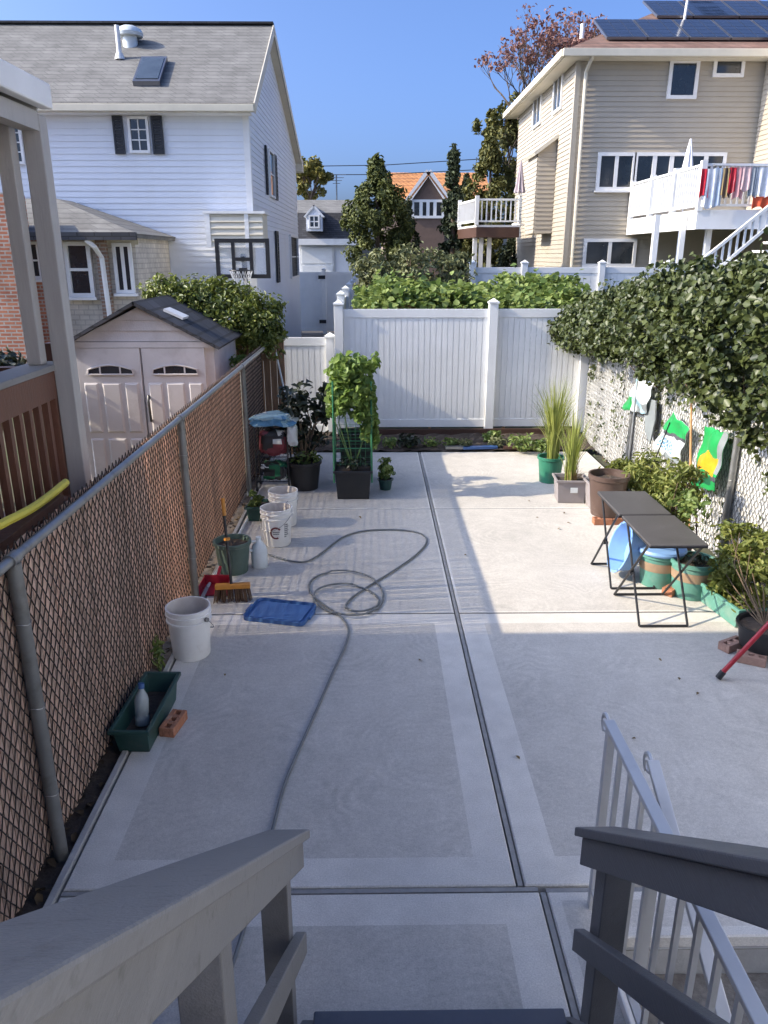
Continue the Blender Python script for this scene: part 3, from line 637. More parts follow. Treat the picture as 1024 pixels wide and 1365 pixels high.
# roof fittings
RP = V((xr,yE,ZE-EV*sl+.06)); RN = V((0,-sl,1)).normalized()
p = onp(160,78,RP,RN); mb = MB(); mb.cyl(p-V((0,0,.1)), p+V((0,0,.62)), .05, n=12); mb.cyl(p-V((0,0,.02)), p+V((0,0,.10)), .11, .07, n=12); mb.build('vent_pipe', M['white_paint'], wh, smooth=True)
p = onp(174,60,RP,RN); mb = MB(); mb.cyl(p-V((0,0,.1)), p+V((0,0,.20)), .16, n=16); mb.lathe([(.28,.16),(.30,.22),(.26,.30),(.14,.36),(.02,.38)], p, 20); mb.build('roof_vent', M['pvc'], wh, smooth=True)
c = [onp(x,y,RP,RN) for x,y in ((178,115),(214,115),(224,82),(190,82))]
mb = MB(); mb.prism([q+RN*.10 for q in c], -RN*.16); sk = mb.build('skylight', M['solar_frame'], wh)
ce = sum(c, V((0,0,0)))/4; mb = MB(); mb.prism([ce+(q-ce)*.84+RN*.112 for q in c], -RN*.008); mb.build('pane', M['glass_blue'], sk)

# ---- brick extension with bay windows
ex = thing('brick_extension', 'single storey brick and stone extension with hip roof and white framed windows', 'house', (-7,14.6,0))
YX = 14.6; xr_ = aY(184,350,YX).x; ze = aY(150,312,YX).z
mb = MB(); mb.box(-13,xr_-.02,YX,YW-.03,-.05,ze); mb.build('wall', M['stone'], ex)
xp0, xp1 = aY(133,350,YX).x, aY(146,350,YX).x
mb = MB(); mb.box(xp0,xp1,YX-.14,YX+.02,-.05,ze-.03); mb.build('brick_pier', M['brick_brown'], ex)
xb = aY(82,350,YX).x
mb = MB(); mb.box(-12.9,xb,YX-.05,YX+.02,-.05,ze-.04); mb.build('brick_wall', M['brick'], ex)
a0,a1,z0,z1 = wY(84,322,128,396,YX-.05); window(ex,'Y',YX,-1,a0,a1,z0,z1,1,2,.07,mu=.05,dep=.09,sill=True)
a0,a1,z0,z1 = wY(30,322,58,372,YX-.1); window(ex,'Y',YX-.05,-1,a0,a1,z0,z1,1,2,.05,sill=True)
a0,a1,z0,z1 = wY(149,324,181,391,YX-.03); window(ex,'Y',YX,-1,a0,min(a1,xr_),z0,z1,2,1,.06,mu=.06,dep=.06,sill=True)
mb = MB(); mb.box(-13,xr_+.05,YX-.03,YX-.001,ze-.18,ze); mb.build('frieze', M['cream'], ex)
xe, ye, zr = xr_+.14, YX-.38, aY(66,262,YX+1.0).z
a = [(xe,ye,ze),(-13.4,ye,ze),(-11.8,YX+1.5,zr),(aY(66,262,YX+1.2).x,YX+1.5,zr)]
roof_slab(ex, a, .08, M['shingle_grey']); b = [(xe,ye,ze),(xe,YW-.02,ze),(a[3][0],YW-.02,zr),a[3]]; roof_slab(ex, b, .08, M['shingle_grey'])
b2 = [a[3],a[2],(-11.8,YW-.02,zr),(a[3][0],YW-.02,zr)]; roof_slab(ex, b2, .08, M['shingle_grey'])
mb = MB(); mb.box(-13.4,xe,ye-.10,ye-.005,ze-.11,ze+.02); mb.build('gutter', M['shingle_black'], ex)
mb = MB(); q = aY(124,322,ye-.05); mb.tube([(q.x-.12,ye-.05,ze-.1),(q.x,ye,ze-.22),(q.x+.03,YX-.16,ze-.4),(q.x+.1,YX-.16,0)], .045, 8); mb.build('downspout', M['white_paint'], ex, smooth=True)
q = aY(18,258,YX-.5)
mb = MB(); mb.box(-9.4,q.x,YX-.7,YX-.06,-.05,q.z); tag(mb.build('brick_chimney', M['brick']), 'red brick chimney stack seen between the porch posts', 'chimney')

# ---- basketball hoop
bk = thing('basketball_hoop', 'basketball hoop with clear black framed backboard in front of the white house', 'basketball hoop', (aY(330,400,14.9).x,14.9,-.06))
YB_ = 14.6; a0,a1,z0,z1 = wY(286,318,361,371,YB_)
mb = MB(); f = .07; mb.box(a0,a1,YB_-.03,YB_+.03,z0,z0+f); mb.box(a0,a1,YB_-.03,YB_+.03,z1-f,z1); mb.box(a0,a0+f,YB_-.028,YB_+.028,z0+f,z1-f); mb.box(a1-f,a1,YB_-.028,YB_+.028,z0+f,z1-f)
for fr in (.33,.66): xx = a0+(a1-a0)*fr; mb.box(xx-.03,xx+.03,YB_-.026,YB_+.026,z0+f,z1-f)
mb.box(a0+(a1-a0)*.33+.03,a0+(a1-a0)*.66-.03,YB_-.024,YB_+.024,z0+.30,z0+.36); mb.build('backboard_frame', M['black_metal'], bk)
mc = bpy.data.materials.new('clear_board'); mc.use_nodes = True; n_ = mc.node_tree.nodes; tb = n_.new('ShaderNodeBsdfTransparent'); mxs = n_.new('ShaderNodeMixShader'); mxs.inputs[0].default_value = .25
n_['Principled BSDF'].inputs['Base Color'].default_value = (.7,.74,.78,1); n_['Principled BSDF'].inputs['Roughness'].default_value = .1
mc.node_tree.links.new(tb.outputs[0], mxs.inputs[1]); mc.node_tree.links.new(n_['Principled BSDF'].outputs[0], mxs.inputs[2]); mc.node_tree.links.new(mxs.outputs[0], n_['Material Output'].inputs[0])
mb = MB(); mb.box(a0+f,a1-f,YB_-.004,YB_+.004,z0+f,z1-f); mb.build('board', mc, bk)
xc = (a0+a1)/2; mb = MB(); rim = [(xc+.2*math.cos(t), YB_-.26+.2*math.sin(t), z0+.14) for t in np.linspace(0,6.283,25)]; mb.tube(rim, .011, 6, False); mb.bar((xc,YB_-.05,z0+.13),(xc,YB_-.03,z0+.13),.15,.1); mb.build('rim', M['black_metal'], bk)
mb = MB()
for i in range(12):
    t = i*math.pi/6
    for s_ in (-1,1): mb.tube([(xc+.2*math.cos(t), YB_-.26+.2*math.sin(t), z0+.13),(xc+.15*math.cos(t+s_*.26), YB_-.26+.15*math.sin(t+s_*.26), z0-.02),(xc+.1*math.cos(t+s_*.5), YB_-.26+.1*math.sin(t+s_*.5), z0-.2)], .005, 4)
mb.build('net', M['white_paint'], bk)
mb = MB(); mb.tube([(xc,15.1,-.06),(xc,15.1,z0-.3),(xc,YB_+.03,z0+.4)], .05, 10); mb.tube([(xc,15.1,z0-.6),(xc,YB_+.03,z0+.1)], .03, 8); mb.build('pole', M['black_metal'], bk, smooth=True)

# ---- tan house
YT = 23.0; XT = aY(771,70,YT).x; TZ = .6
th = thing('tan_house', 'three level tan sided house with brown roof and solar panels', 'house', (XT+5,YT+4,TZ))
ze = aY(790,72,YT).z; YTB = aX(693,146,XT).y
XTR = 16.0
mb = MB(); mb.box(XT+.004,XTR,YT+.004,YTB,TZ-.05,ze); mb.build('wall', M['tan_siding'], th)
siding(th, M['tan_siding'], 'Y', YT, -1, TZ, ze, XT+.0, XTR, .125, .022); siding(th, M['tan_siding'], 'X', XT, -1, TZ, ze, YT, YTB, .125, .022)
mb = MB(); mb.box(XT-.03,XT+.10,YT-.03,YT+.10,TZ,ze); mb.build('corner_trim', M['tan_siding'], th)
ov = .45; pit = .52; x0,x1,y0,y1 = XT-ov, XTR+ov, YT-ov, YTB+ov; hh = (y1-y0)/2; zr = ze + hh*pit
roof_slab(th, [(x0,y0,ze),(x1,y0,ze),(x1-hh,y0+hh,zr),(x0+hh,y0+hh,zr)], .08, M['shingle_brown']); roof_slab(th, [(x0,y0,ze),(x0+hh,y0+hh,zr),(x0,y1,ze)], .08, M['shingle_brown'])
roof_slab(th, [(x0,y1,ze),(x1,y1,ze),(x1-hh,y0+hh,zr),(x0+hh,y0+hh,zr)], .08, M['shingle_brown'])
mb = MB(); mb.box(x0-.06,x1,y0-.10,y0-.004,ze-.16,ze+.02); mb.build('gutter', M['cream'], th, bevel=.01); mb = MB(); mb.box(x0-.10,x0-.004,y0+.002,y1,ze-.16,ze+.02); mb.build('gutter', M['cream'], th, bevel=.01)
mb = MB(); mb.box(x0,x1,y0,YT-.03,ze-.17,ze-.14); mb.box(x0,XT-.03,YT-.03,y1,ze-.17,ze-.14); mb.build('soffit', M['cream'], th)
mb = MB(); mb.tube([(XT+.28,y0-.03,ze-.12),(XT+.22,YT-.10,ze-.45),(XT+.22,YT-.09,TZ+.1)], .05, 8); mb.build('downspout', M['cream'], th, smooth=True)
for q, nx in (((894,79,928,132),1),((953,75,991,103),1),((798,203,844,254),2),((779,318,846,356),2)):
    a0,a1,z0,z1 = wY(*q,YT-.05); window(th,'Y',YT,-1,a0,a1,z0,z1,nx,1,.09,mu=.10,sill=q[1] > 200)
a0,a1,z0,z1 = wY(847,203,962,262,YT-.05); window(th,'Y',YT,-1,a0,a1,z0,z1,5,1,.09,mu=.12)
for q in ((742,95,750,145),(714,125,722,165)):
    a0,a1,z0,z1 = wX(*q,XT); window(th,'X',XT,-1,a0,a1,z0,z1,2,1,.08)
a0,a1,_,_ = wX(731,0,740,1,XT); z0 = aX(735,285,XT).z; z1 = aX(735,205,XT).z; window(th,'X',XT,-1,a0,a1,z0,z1,1,2,.08)
# bump-out on the side wall
xo = XT-.57; a0 = aX(740,250,XT).y; a1 = aX(703,250,xo).y; z0 = aX(718,310,xo).z; z1 = aX(718,203,xo).z
mb = MB(); mb.box(xo,XT-.02,a0,a1,z0,z1); mb.build('bump_out', M['tan_siding'], th); siding(th, M['tan_siding'], 'X', xo, -1, z0, z1, a0, a1, .125, .02, 'bump_siding'); siding(th, M['tan_siding'], 'Y', a0, -1, z0, z1, xo, XT-.02, .125, .02, 'bump_siding')
mb = MB(); mb.prism([(xo+.01,a0+.01,z1+.002),(XT-.025,a0+.01,z1+.002),(XT-.025,a0+.01,z1+.37)], (0,a1-a0-.02,0)); mb.build('bump_gable', M['tan_siding'], th)
roof_slab(th, [(xo-.15,a0-.12,z1),(xo-.15,a1+.15,z1),(XT-.025,a1+.15,z1+.5),(XT-.025,a0-.12,z1+.5)], .10, M['cream'], 'bump_roof')
# wing at the right edge
xw = aY(1011,150,YT).x
mb = MB(); mb.box(xw,xw+6,20.5,YT-.1,TZ-.05,ze+.8); mb.build('wing_wall', M['tan_siding'], th); siding(th, M['tan_siding'], 'X', xw, -1, TZ, ze+.8, 20.5, YT-.1, .125, .022, 'wing_siding')
# solar panels
RP = V((x0,y0,ze)); RN = V((0,-pit,1)).normalized(); SD = V((0,1,pit)).normalized()
def solar(pa, pb, cnt):
    A = onp(*pa,RP,RN); ln = (onp(*pb,RP,RN)-A).dot(SD); wd = ln*.62
    for i in range(cnt):
        p0 = A + V((i*(wd+.03),0,0)) + RN*.10; q = [p0, p0+V((wd,0,0)), p0+V((wd,0,0))+SD*ln, p0+SD*ln]
        mb = MB(); mb.prism(q, -RN*.06); o = mb.build('solar_panel', M['solar_frame'], th)
        mb = MB(); cx, cy = 3, 5; m_ = .03
        for a in range(cx):
            for b in range(cy):
                u0 = m_+(wd-2*m_)*a/cx+.008; u1 = m_+(wd-2*m_)*(a+1)/cx-.008; v0 = m_+(ln-2*m_)*b/cy+.008; v1 = m_+(ln-2*m_)*(b+1)/cy-.008
                mb.quad(*[p0+V((u,0,0))+SD*v+RN*.004 for u,v in ((u0,v0),(u1,v0),(u1,v1),(u0,v1))])
        mb.build('cells', M['solar'], o)
solar((808,55),(812,31),7); solar((875,26),(880,6),2); solar((936,26),(940,6),4)
p = onp(912,28,RP,RN); mb = MB(); mb.cyl(p-V((0,0,.1)), p+V((.05,0,.75)), .04, n=10); mb.build('vent_pipe', M['white_paint'], th, smooth=True)
p = onp(776,46,RP,RN); mb = MB(); mb.cyl(p-V((0,0,.1)), p+V((0,0,.25)), .06, n=10); mb.build('vent_pipe', M['white_paint'], th, smooth=True)

# ---- raised deck with stair on the tan house
XD = aY(842,265,YT-.1).x; YD = aX(935,250,XD).y; zd = aX(935,283,XD).z; zt = aX(935,219,XD).z; XDR = 12.5
dk = thing('raised_deck', 'white raised deck with railing, posts and stair on the tan house', 'deck', (XD+2,20,TZ))
mb = MB(); mb.box(XD,XDR,YD,YT-.03,zd-.02,zd+.03); mb.build('deck_floor', M['white_paint'], dk)
zf = aX(935,305,XD).z
mb = MB(); mb.box(XD-.04,XD+.001,YD-.04,YT-.03,zf,zd+.06); mb.box(XD+.001,XDR,YD-.041,YD-.001,zf,zd+.06); mb.build('fascia', M['white_vinyl'], dk)
mb = MB(); mb.box(XD-.03,XD+.04,YD,YT-.05,zt-.05,zt); mb.box(XD+.041,XDR,YD-.03,YD+.04,zt-.05,zt); mb.build('hand_rail', M['white_vinyl'], dk)
mb = MB(); mb.box(XD-.02,XD+.03,YD,YT-.05,zd+.13,zd+.18); mb.box(XD+.031,XDR,YD-.02,YD+.03,zd+.13,zd+.18); mb.build('bottom_rail', M['white_vinyl'], dk)
ny = 4
for i in range(ny):
    yy = YD + (YT-.15-YD)*i/(ny-1); mb = MB(); mb.box(XD-.06,XD+.06,yy-.06,yy+.06,zd+.031,zt+.06); mb.build('rail_post', M['white_vinyl'], dk)
yy = YD+.13
while yy < YT-.2: mb = MB(); mb.box(XD-.012,XD+.022,yy-.02,yy+.02,zd+.181,zt-.051); mb.build('baluster', M['white_vinyl'], dk); yy += .12
xx = XD+.18; base = None
while xx < XDR-.1: mb = MB(); mb.box(xx-.02,xx+.02,YD-.015,YD+.025,zd+.181,zt-.051); mb.build('baluster', M['white_vinyl'], dk); xx += .13
for px in (872,907,942):
    x = aY(px,330,YD+.5).x; mb = MB(); mb.box(x-.06,x+.06,YD+.44,YD+.56,TZ,zd-.021); mb.build('support_post', M['white_vinyl'], dk)
YS = YD-.75
def srail(pa, pb, nm, wd):
    mb = MB(); mb.bar(aY(*pa,YS), aY(*pb,YS), .06, wd, up=(0,1,0)); mb.build(nm, M['white_vinyl'], dk)
srail((1040,263),(898,377),'stair_rail',.08); srail((1040,288),(920,390),'stair_rail',.07)
for i in range(14):
    px = 1035 - i*10; a = aY(px, 263+(1040-px)*.803, YS); b = aY(px, 290+(1040-px)*.85, YS); mb = MB(); mb.box(a.x-.02,a.x+.02,YS-.02,YS+.02,b.z,a.z); mb.build('baluster', M['white_vinyl'], dk)
A = aY(1050,310,YS+.4); B = aY(905,425,YS+.4)
for i in range(11):
    p = A.lerp(B, i/10); mb = MB(); mb.box(p.x-.16,p.x+.16,YS+.06,YD-.06,p.z-.05,p.z); mb.build('stair_tread', M['white_paint'], dk)
mb = MB(); mb.bar(A-V((0,.35,.1)), B-V((0,.35,.1)), .05, .25, up=(0,1,0)); mb.build('stringer', M['white_paint'], dk)
mb = MB(); mb.box(B.x-.1,B.x+.2,YS,YD-.1,TZ-.05,B.z-.06); mb.build('stair_base', M['white_paint'], dk)

# laundry hung along the front of the deck
cl = thing('clothes_line', 'thin clothes line strung along the raised white deck', 'clothes line', (XD+2,YD-.16,zd+.03))
zl = aY(980,221,YD-.16).z
mb = MB(); mb.tube([(XD+.2,YD-.16,zl),(XD+2,YD-.16,zl-.03),(XDR-.2,YD-.16,zl)], .008, 5)
for xx in (XD+.2, XDR-.2): mb.cyl((xx,YD-.028,zt-.03),(xx,YD-.165,zl),.015,n=8)
mb.build('line_and_poles', M['galv'], cl)
def cloth(name, label, cat, x0, x1, z0, z1, m, y, amp=.04, taper=0):
    mb = MB(); nu, nv = 12, 10; ph = random.uniform(0,6); th_ = .012
    for s_ in (0,1):
        for j in range(nv+1):
            for i in range(nu+1):
                u = i/nu; v = j/nv; xc_ = (x0+x1)/2; x = xc_ + (x0+(x1-x0)*u-xc_)*(1-taper*(1-v)); a = amp*(v**.6)
                mb.v.append((x, y + a*math.sin(u*11+ph+v) + th_*s_, z1-(z1-z0)*v + (.03*math.sin(u*7+ph) if j == nv else 0)))
    w_ = nu+1; k = (nu+1)*(nv+1)
    for j in range(nv):
        for i in range(nu):
            a = j*w_+i; mb.f.append((a,a+1,a+w_+1,a+w_)); mb.f.append((k+a,k+a+w_,k+a+w_+1,k+a+1)); mb.m += [0,0]
    for j in range(nv):
        for c_ in (0,nu): a = j*w_+c_; mb.f.append((a,a+w_,k+a+w_,k+a)); mb.m.append(0)
    for i in range(nu):
        for r_ in (0,nv): a = r_*w_+i; mb.f.append((a,a+1,k+a+1,k+a)); mb.m.append(0)
    return tag(mb.build(name, m, smooth=True), label, cat, 'washing on the line')
for nm, lb, ct, p0, p1, pt, pb, c_ in (('towel','narrow red cloth hanging at the left end of the washing line','cloth',936,943,225,262,'red'),('sheet','long white sheet hanging on the washing line','sheet',941,952,225,277,'white'),('shirt','pale blue shirt hanging beside the white sheet','shirt',952,960,224,275,'blue'),('trousers','tan trousers hanging on the washing line','trousers',961,968,224,262,'tan'),
    ('trousers','dark trousers hanging between tan trousers and red shirt','trousers',968,973,224,263,'dark'),('shirt','bright red shirt hanging on the washing line','shirt',972,980,223,257,'red'),('shirt','dusty pink shirt hanging beside the red shirt','shirt',980,989,223,264,'pink'),('shirt','pale rose short shirt hanging on the washing line','shirt',989,1000,222,254,'rose'),('towel','grey towel hanging right of the rose shirt','towel',1001,1007,222,262,'grey'),('sheet','white sheet hanging near the wing wall','sheet',1010,1024,222,262,'white'),('cloth','orange red cloth spread low behind the deck railing','cloth',1004,1024,262,277,'orange')):
    a = aY(p0,pt,YD-.16); b = aY(p1,pb,YD-.16); cloth(nm, lb, ct, a.x, b.x, max(b.z,zd+.05), min(a.z,zl-.01), M['clr'][c_], YD-.16, .03, .15 if nm=='shirt' else 0)
def closed_umbrella(lb, c, zt_, m, r=.22, zb=None):
    t = thing('patio_umbrella', lb, 'umbrella', c); c = V(c)
    mb = MB(); mb.cyl(c, V((c.x,c.y,zt_)), .02, n=8); mb.cyl(c, c+V((0,0,.06)), .22, .2, n=14); mb.build('pole', M['white_paint'], t)
    mb = MB(); n = 16; vs = []; fs = []; lv = [(0.02,zt_+.02),(r*.35,zt_-.25),(r*.7,zt_-.7),(r,zb),(r*.9,zb-.03)]
    for rr, z in lv:
        for j in range(n): q = rr*(1 if j%2 else .62); a = 2*math.pi*j/n; vs.append((c.x+q*math.cos(a), c.y+q*math.sin(a), z))
    for i in range(len(lv)-1):
        for j in range(n): fs.append((i*n+j,i*n+(j+1)%n,(i+1)*n+(j+1)%n,(i+1)*n+j))
    fs.append(tuple(range(n))); fs.append(tuple((len(lv)-1)*n+j for j in range(n))); mb.add(vs,fs); mb.build('canopy', m, t)
u = aY(921,186,YD+1.6); closed_umbrella('closed white patio umbrella standing on the raised white deck', (u.x,YD+1.6,zd+.03), u.z, M['clr']['white'], .2, aY(921,224,YD+1.6).z)

# ---- small balcony on the side of the tan house
YBk = 27.0; bx0 = aY(636,280,YBk).x; zb = aY(650,300,YBk).z; zbt = aY(650,266,YBk).z; xl = aY(613,280,YBk+2.2).x
bc = thing('side_balcony', 'white railed balcony on posts at the side of the tan house', 'balcony', ((bx0+XT)/2,YBk+1,TZ))
pts = [(bx0,YBk),(xo-.03,YBk),(xo-.03,YBk+3),(xl,YBk+3),(xl,YBk+2.2)]
mb = MB(); mb.prism([(x,y,zb) for x,y in pts], (0,0,-.06)); mb.build('deck_floor', M['white_paint'], bc)
mb = MB(); mb.prism([(x,y,zb-.062) for x,y in pts], (0,0,-.32)); mb.build('fascia', M['dark_brown'], bc)
for (ax_,ay_),(bx_,by_) in ((pts[0],pts[1]),(pts[4],pts[0]),(pts[3],pts[4])):
    A = V((ax_,ay_,0)); B = V((bx_,by_,0)); mb = MB(); mb.bar(A+V((0,0,zbt)),B+V((0,0,zbt)),.07,.06); mb.bar(A+V((0,0,zb+.12)),B+V((0,0,zb+.12)),.05,.05); mb.build('rail', M['white_vinyl'], bc)
    k = int((B-A).length/.15)
    for i in range(1,k): p = A.lerp(B,i/k); mb = MB(); mb.box(p.x-.02,p.x+.02,p.y-.02,p.y+.02,zb+.146,zbt-.031); mb.build('baluster', M['white_vinyl'], bc)
    mb = MB(); mb.box(A.x-.06,A.x+.06,A.y-.06,A.y+.06,zb+.002,zbt+.12); mb.build('rail_post', M['white_vinyl'], bc)
for px in (633,641,652):
    x = aY(px,330,YBk+.5).x; mb = MB(); mb.box(x-.07,x+.07,YBk+.43,YBk+.57,TZ-.02,zb-.383); mb.build('support_post', M['white_vinyl'], bc)
u = aY(695,215,YBk+.5); closed_umbrella('closed pinkish grey umbrella on the side balcony of the tan house', (u.x,YBk+.5,zb+.001), u.z, mat('faded_umbrella',(.45,.38,.40),.9), .2, aY(695,256,YBk+.5).z)

# ---- garage with dormer, house with orange roof
YGa = 38.0
ga = thing('garage', 'white garage with dark mansard roof and small white dormer', 'garage', (-2,YGa+3,0))
x0 = aY(392,330,YGa).x; x1 = aY(470,330,YGa).x; zt0 = aY(420,263,YGa+1.2).z; zm = aY(420,320,YGa).z; zk = aY(420,284,YGa+.5).z
mb = MB(); mb.box(x0,x1,YGa,YGa+6,-.05,zm); mb.build('wall', M['white_siding'], ga)
roof_slab(ga, [(x0-.2,YGa-.25,zm),(x1+.2,YGa-.25,zm),(x1+.2,YGa+.35,zk),(x0-.2,YGa+.35,zk)], .15, M['shingle_black']); roof_slab(ga, [(x0-.2,YGa+.34,zk+.003),(x1+.2,YGa+.34,zk+.003),(x1+.2,YGa+3,zt0),(x0-.2,YGa+3,zt0)], .12, M['shingle_grey'])
mb = MB(); mb.box(x0-.2,x1+.2,YGa-.35,YGa-.26,zm-.22,zm+.05); mb.build('fascia', M['white_paint'], ga)
a0,a1,z0,z1 = wY(400,330,446,362,YGa); mb = MB(); mb.box(a0,a1,YGa-.06,YGa-.002,0,z1)
gd = mb.build('garage_door', M['white_vinyl'], ga)
for i in range(4):
    mb = MB(); mb.box(a0+.08,a1-.08,YGa-.09,YGa-.062,z1*(i+.06)/4,z1*(i+.94)/4); mb.build('door_panel', M['white_vinyl'], gd)
a0,a1,z0,z1 = wY(408,288,430,308,YGa-.45); zc = aY(419,276,YGa-.45).z
mb = MB(); mb.prism([(a0,YGa-.45,z0),(a1,YGa-.45,z0),(a1,YGa-.45,z1),((a0+a1)/2,YGa-.45,zc),(a0,YGa-.45,z1)], (0,1.6,0)); dm = mb.build('dormer', M['white_siding'], ga)
xm = (a0+a1)/2
for s_ in (-1,1):
    ex_ = xm+s_*((a1-a0)/2+.1); roof_slab(dm, [(xm,YGa-.52,zc+.1),(xm,YGa+1.2,zc+.1),(ex_,YGa+1.2,z1-.02),(ex_,YGa-.52,z1-.02)], .07, M['white_paint'], 'dormer_roof')
window(ga,'Y',YGa-.45,-1,a0+.12,a1-.12,z0+.12,z1+.05,2,2,.07,gm=M['glass_blue'],mu=.05)
YO = 52.0
oh = thing('tudor_house', 'distant house with orange tile roof and half timbered gable', 'house', (4,YO+4,0))
x0 = aY(510,260,YO).x; x1 = aY(650,260,YO).x; zr = aY(570,229,YO+3).z; ze = aY(570,268,YO).z
mb = MB(); mb.box(x0,x1,YO,YO+7,-.05,ze); mb.build('wall', mat('tudor_wall',(.30,.22,.17),.9,.2,3), oh)
roof_slab(oh, [(x0-.3,YO-.3,ze-.2),(x1+.3,YO-.3,ze-.2),(x1+.3,YO+3.5,zr),(x0-.3,YO+3.5,zr)], .15, M['shingle_orange'])
a0 = aY(541,268,YO-1).x; a1 = aY(600,268,YO-1).x; ap = aY(573,231,YO-1); zb2 = aY(573,268,YO-1).z
mb = MB(); mb.prism([(a0+.3,YO-1,-.05),(a1-.3,YO-1,-.05),(a1-.3,YO-1,zb2),((a0+a1)/2,YO-1,ap.z),(a0+.3,YO-1,zb2)], (0,3.5,0)); gb_ = mb.build('gable', mat('tudor_brown',(.16,.105,.08),.9,.2,3), oh)
mb = MB(); xm = (a0+a1)/2; a0b, a1b = a0, a1
for s_ in (a0, a1): mb.bar((s_,YO-1.1,zb2-.15),(xm,YO-1.1,ap.z+.1),.35,.2,up=(0,1,0))
mb.build('barge_board', M['white_paint'], gb_)
a0,a1,z0,z1 = wY(549,266,592,291,YO-1.05); window(oh,'Y',YO-1.02,-1,a0,a1,z0,z1,4,1,.15,mu=.2)
roof_slab(oh, [(xm,YO-1.2,ap.z),(xm,YO+3,ap.z),(a0b-.1,YO+3,zb2-.2),(a0b-.1,YO-1.2,zb2-.2)], .1, M['shingle_orange']); roof_slab(oh, [(xm,YO-1.2,ap.z),(xm,YO+3,ap.z),(a1b+.1,YO+3,zb2-.2),(a1b+.1,YO-1.2,zb2-.2)], .1, M['shingle_orange'])
# power lines
for i, (pa, pb) in enumerate((((380,222),(640,212)),((380,233),(640,226)))):
    A = aY(*pa,46); B = aY(*pb,46); mb = MB(); mb.tube([A-V((14,0,-1)), A, A.lerp(B,.5)-V((0,0,.12)), B, B+V((16,0,.8))], .022, 5)
    tag(mb.build('power_line', M['black']), ('upper' if i == 0 else 'lower') + ' overhead power line crossing the sky above the evergreen', 'cable', 'power lines')
p = aY(449,262,44); q = aY(449,233,44)
an = thing('roof_antenna', 'thin television antenna mast above the garage roof', 'antenna', (p.x,p.y,0)); mb = MB(); mb.cyl((p.x,44,0),(p.x,44,q.z),.04,n=6); mb.build('mast', M['galv'], an)
mb = MB()
for i in range(4): mb.bar((p.x-.5+.1*i,44,q.z-.14*i),(p.x+.5-.1*i,44,q.z-.14*i),.03,.03)
mb.build('crossbar', M['galv'], an)

# ---- left neighbour's porch (and its unseen house left of the frame, shaped for its shadow)
PX = -1.76; RX = PX-.10
nh = thing('unseen_neighbour_house', 'unseen brick house behind the porch, shaped to cast the edge of the shade', 'house', (-6.5,0,0))
mb = MB(); mb.box(-11,-3.3,-9,4.42,-.05,4.15); mb.build('wall', M['brick'], nh); roof_slab(nh, [(-3.1,-9.3,4.15),(-3.1,4.06,4.15),(-7.1,4.06,5.3),(-7.1,-9.3,5.3)], .12, M['shingle_grey']); roof_slab(nh, [(-11.3,-9.3,4.15),(-11.3,4.06,4.15),(-7.1,4.06,5.3),(-7.1,-9.3,5.3)], .12, M['shingle_grey'])
rh = thing('light_bounce_house', 'added unseen house bouncing light into the yard from beyond the white slatted fence', 'house', (9,-3,0))  # unseen house, added to bounce warm sunlight into the shaded yard
mb = MB(); mb.box(5.6,13,-12,2.5,-.05,7.5); mb.build('wall', M['white_siding'], rh); siding(rh, M['white_siding'], 'X', 5.6, -1, 0, 7.5, -12, 2.5, .12); roof_slab(rh, [(5.2,-12.3,7.5),(5.2,2.8,7.5),(9.3,2.8,9.6),(9.3,-12.3,9.6)], .12, M['shingle_grey']); roof_slab(rh, [(13.4,-12.3,7.5),(13.4,2.8,7.5),(9.3,2.8,9.6),(9.3,-12.3,9.6)], .12, M['shingle_grey'])
for yy in (-3.0, 0.2):
    window(rh,'X',5.6,-1,yy,yy+1.0,1.2,2.6,1,2,.07); window(rh,'X',5.6,-1,yy,yy+1.0,4.2,5.6,1,2,.07)
pc = thing('neighbour_porch', 'raised wooden porch with grey posts, brown balustrade and white roof edge', 'porch', (-2.6,3,0))
mb = MB(); mb.box(-3.29,PX-.055,-3,4.62,1.02,1.12); mb.build('floor', M['dark_brown'], pc)
mb = MB(); mb.box(PX+.02,PX+.05,-3,4.44,-.05,1.0); mb.build('skirting', M['dark_brown'], pc)
ztop = 2.07
def ppost(y, z0, z1, s=.055):
    mb = MB(); mb.box(PX-s,PX+s,y-s,y+s,z0,z1); o = mb.build('post', M['porch_post'], pc, bevel=.006)
ppost(4.43,1.0,3.34,.05); mb = MB(); mb.box(RX-.075,RX+.005,4.34,4.42,ztop+.001,3.34); mb.build('post', M['porch_post'], pc, bevel=.006); ppost(1.2,1.121,3.34)
mb = MB(); mb.box(RX-.12,RX+.06,-3,4.62,ztop-.035,ztop); mb.build('cap_rail', M['grey_wood'], pc, bevel=.005)
mb = MB(); mb.box(RX+.005,RX+.05,-3,4.62,ztop-.19,ztop-.037); mb.build('top_rail', M['brown_wood'], pc, bevel=.004)
mb = MB(); mb.box(RX+.005,RX+.05,-3,4.62,1.20,1.30); mb.build('bottom_rail', M['brown_wood'], pc, bevel=.004)
mb = MB(); mb.box(RX-.055,RX+.003,4.53,4.62,1.121,ztop+.10); mb.build('newel', M['brown_wood'], pc)
y = 4.50; base = None
while y > 1.4:
    if base is None: mb = MB(); mb.box(RX+.01,RX+.045,y-.018,y+.018,1.301,ztop-.191); base = mb.build('baluster', M['brown_wood'], pc); by = y
    else: share(base, 'baluster', pc, (0,y-by,0))
    y -= .118
mb = MB(); mb.box(-3.28,RX-.06,4.54,4.61,ztop-.19,ztop-.04); mb.build('end_rail', M['brown_wood'], pc)
roof_slab(pc, [(PX+.03,-3,3.47),(PX+.03,4.44,3.47),(-3.29,4.44,4.1),(-3.29,-3,4.1)], .06, M['shingle_grey'])
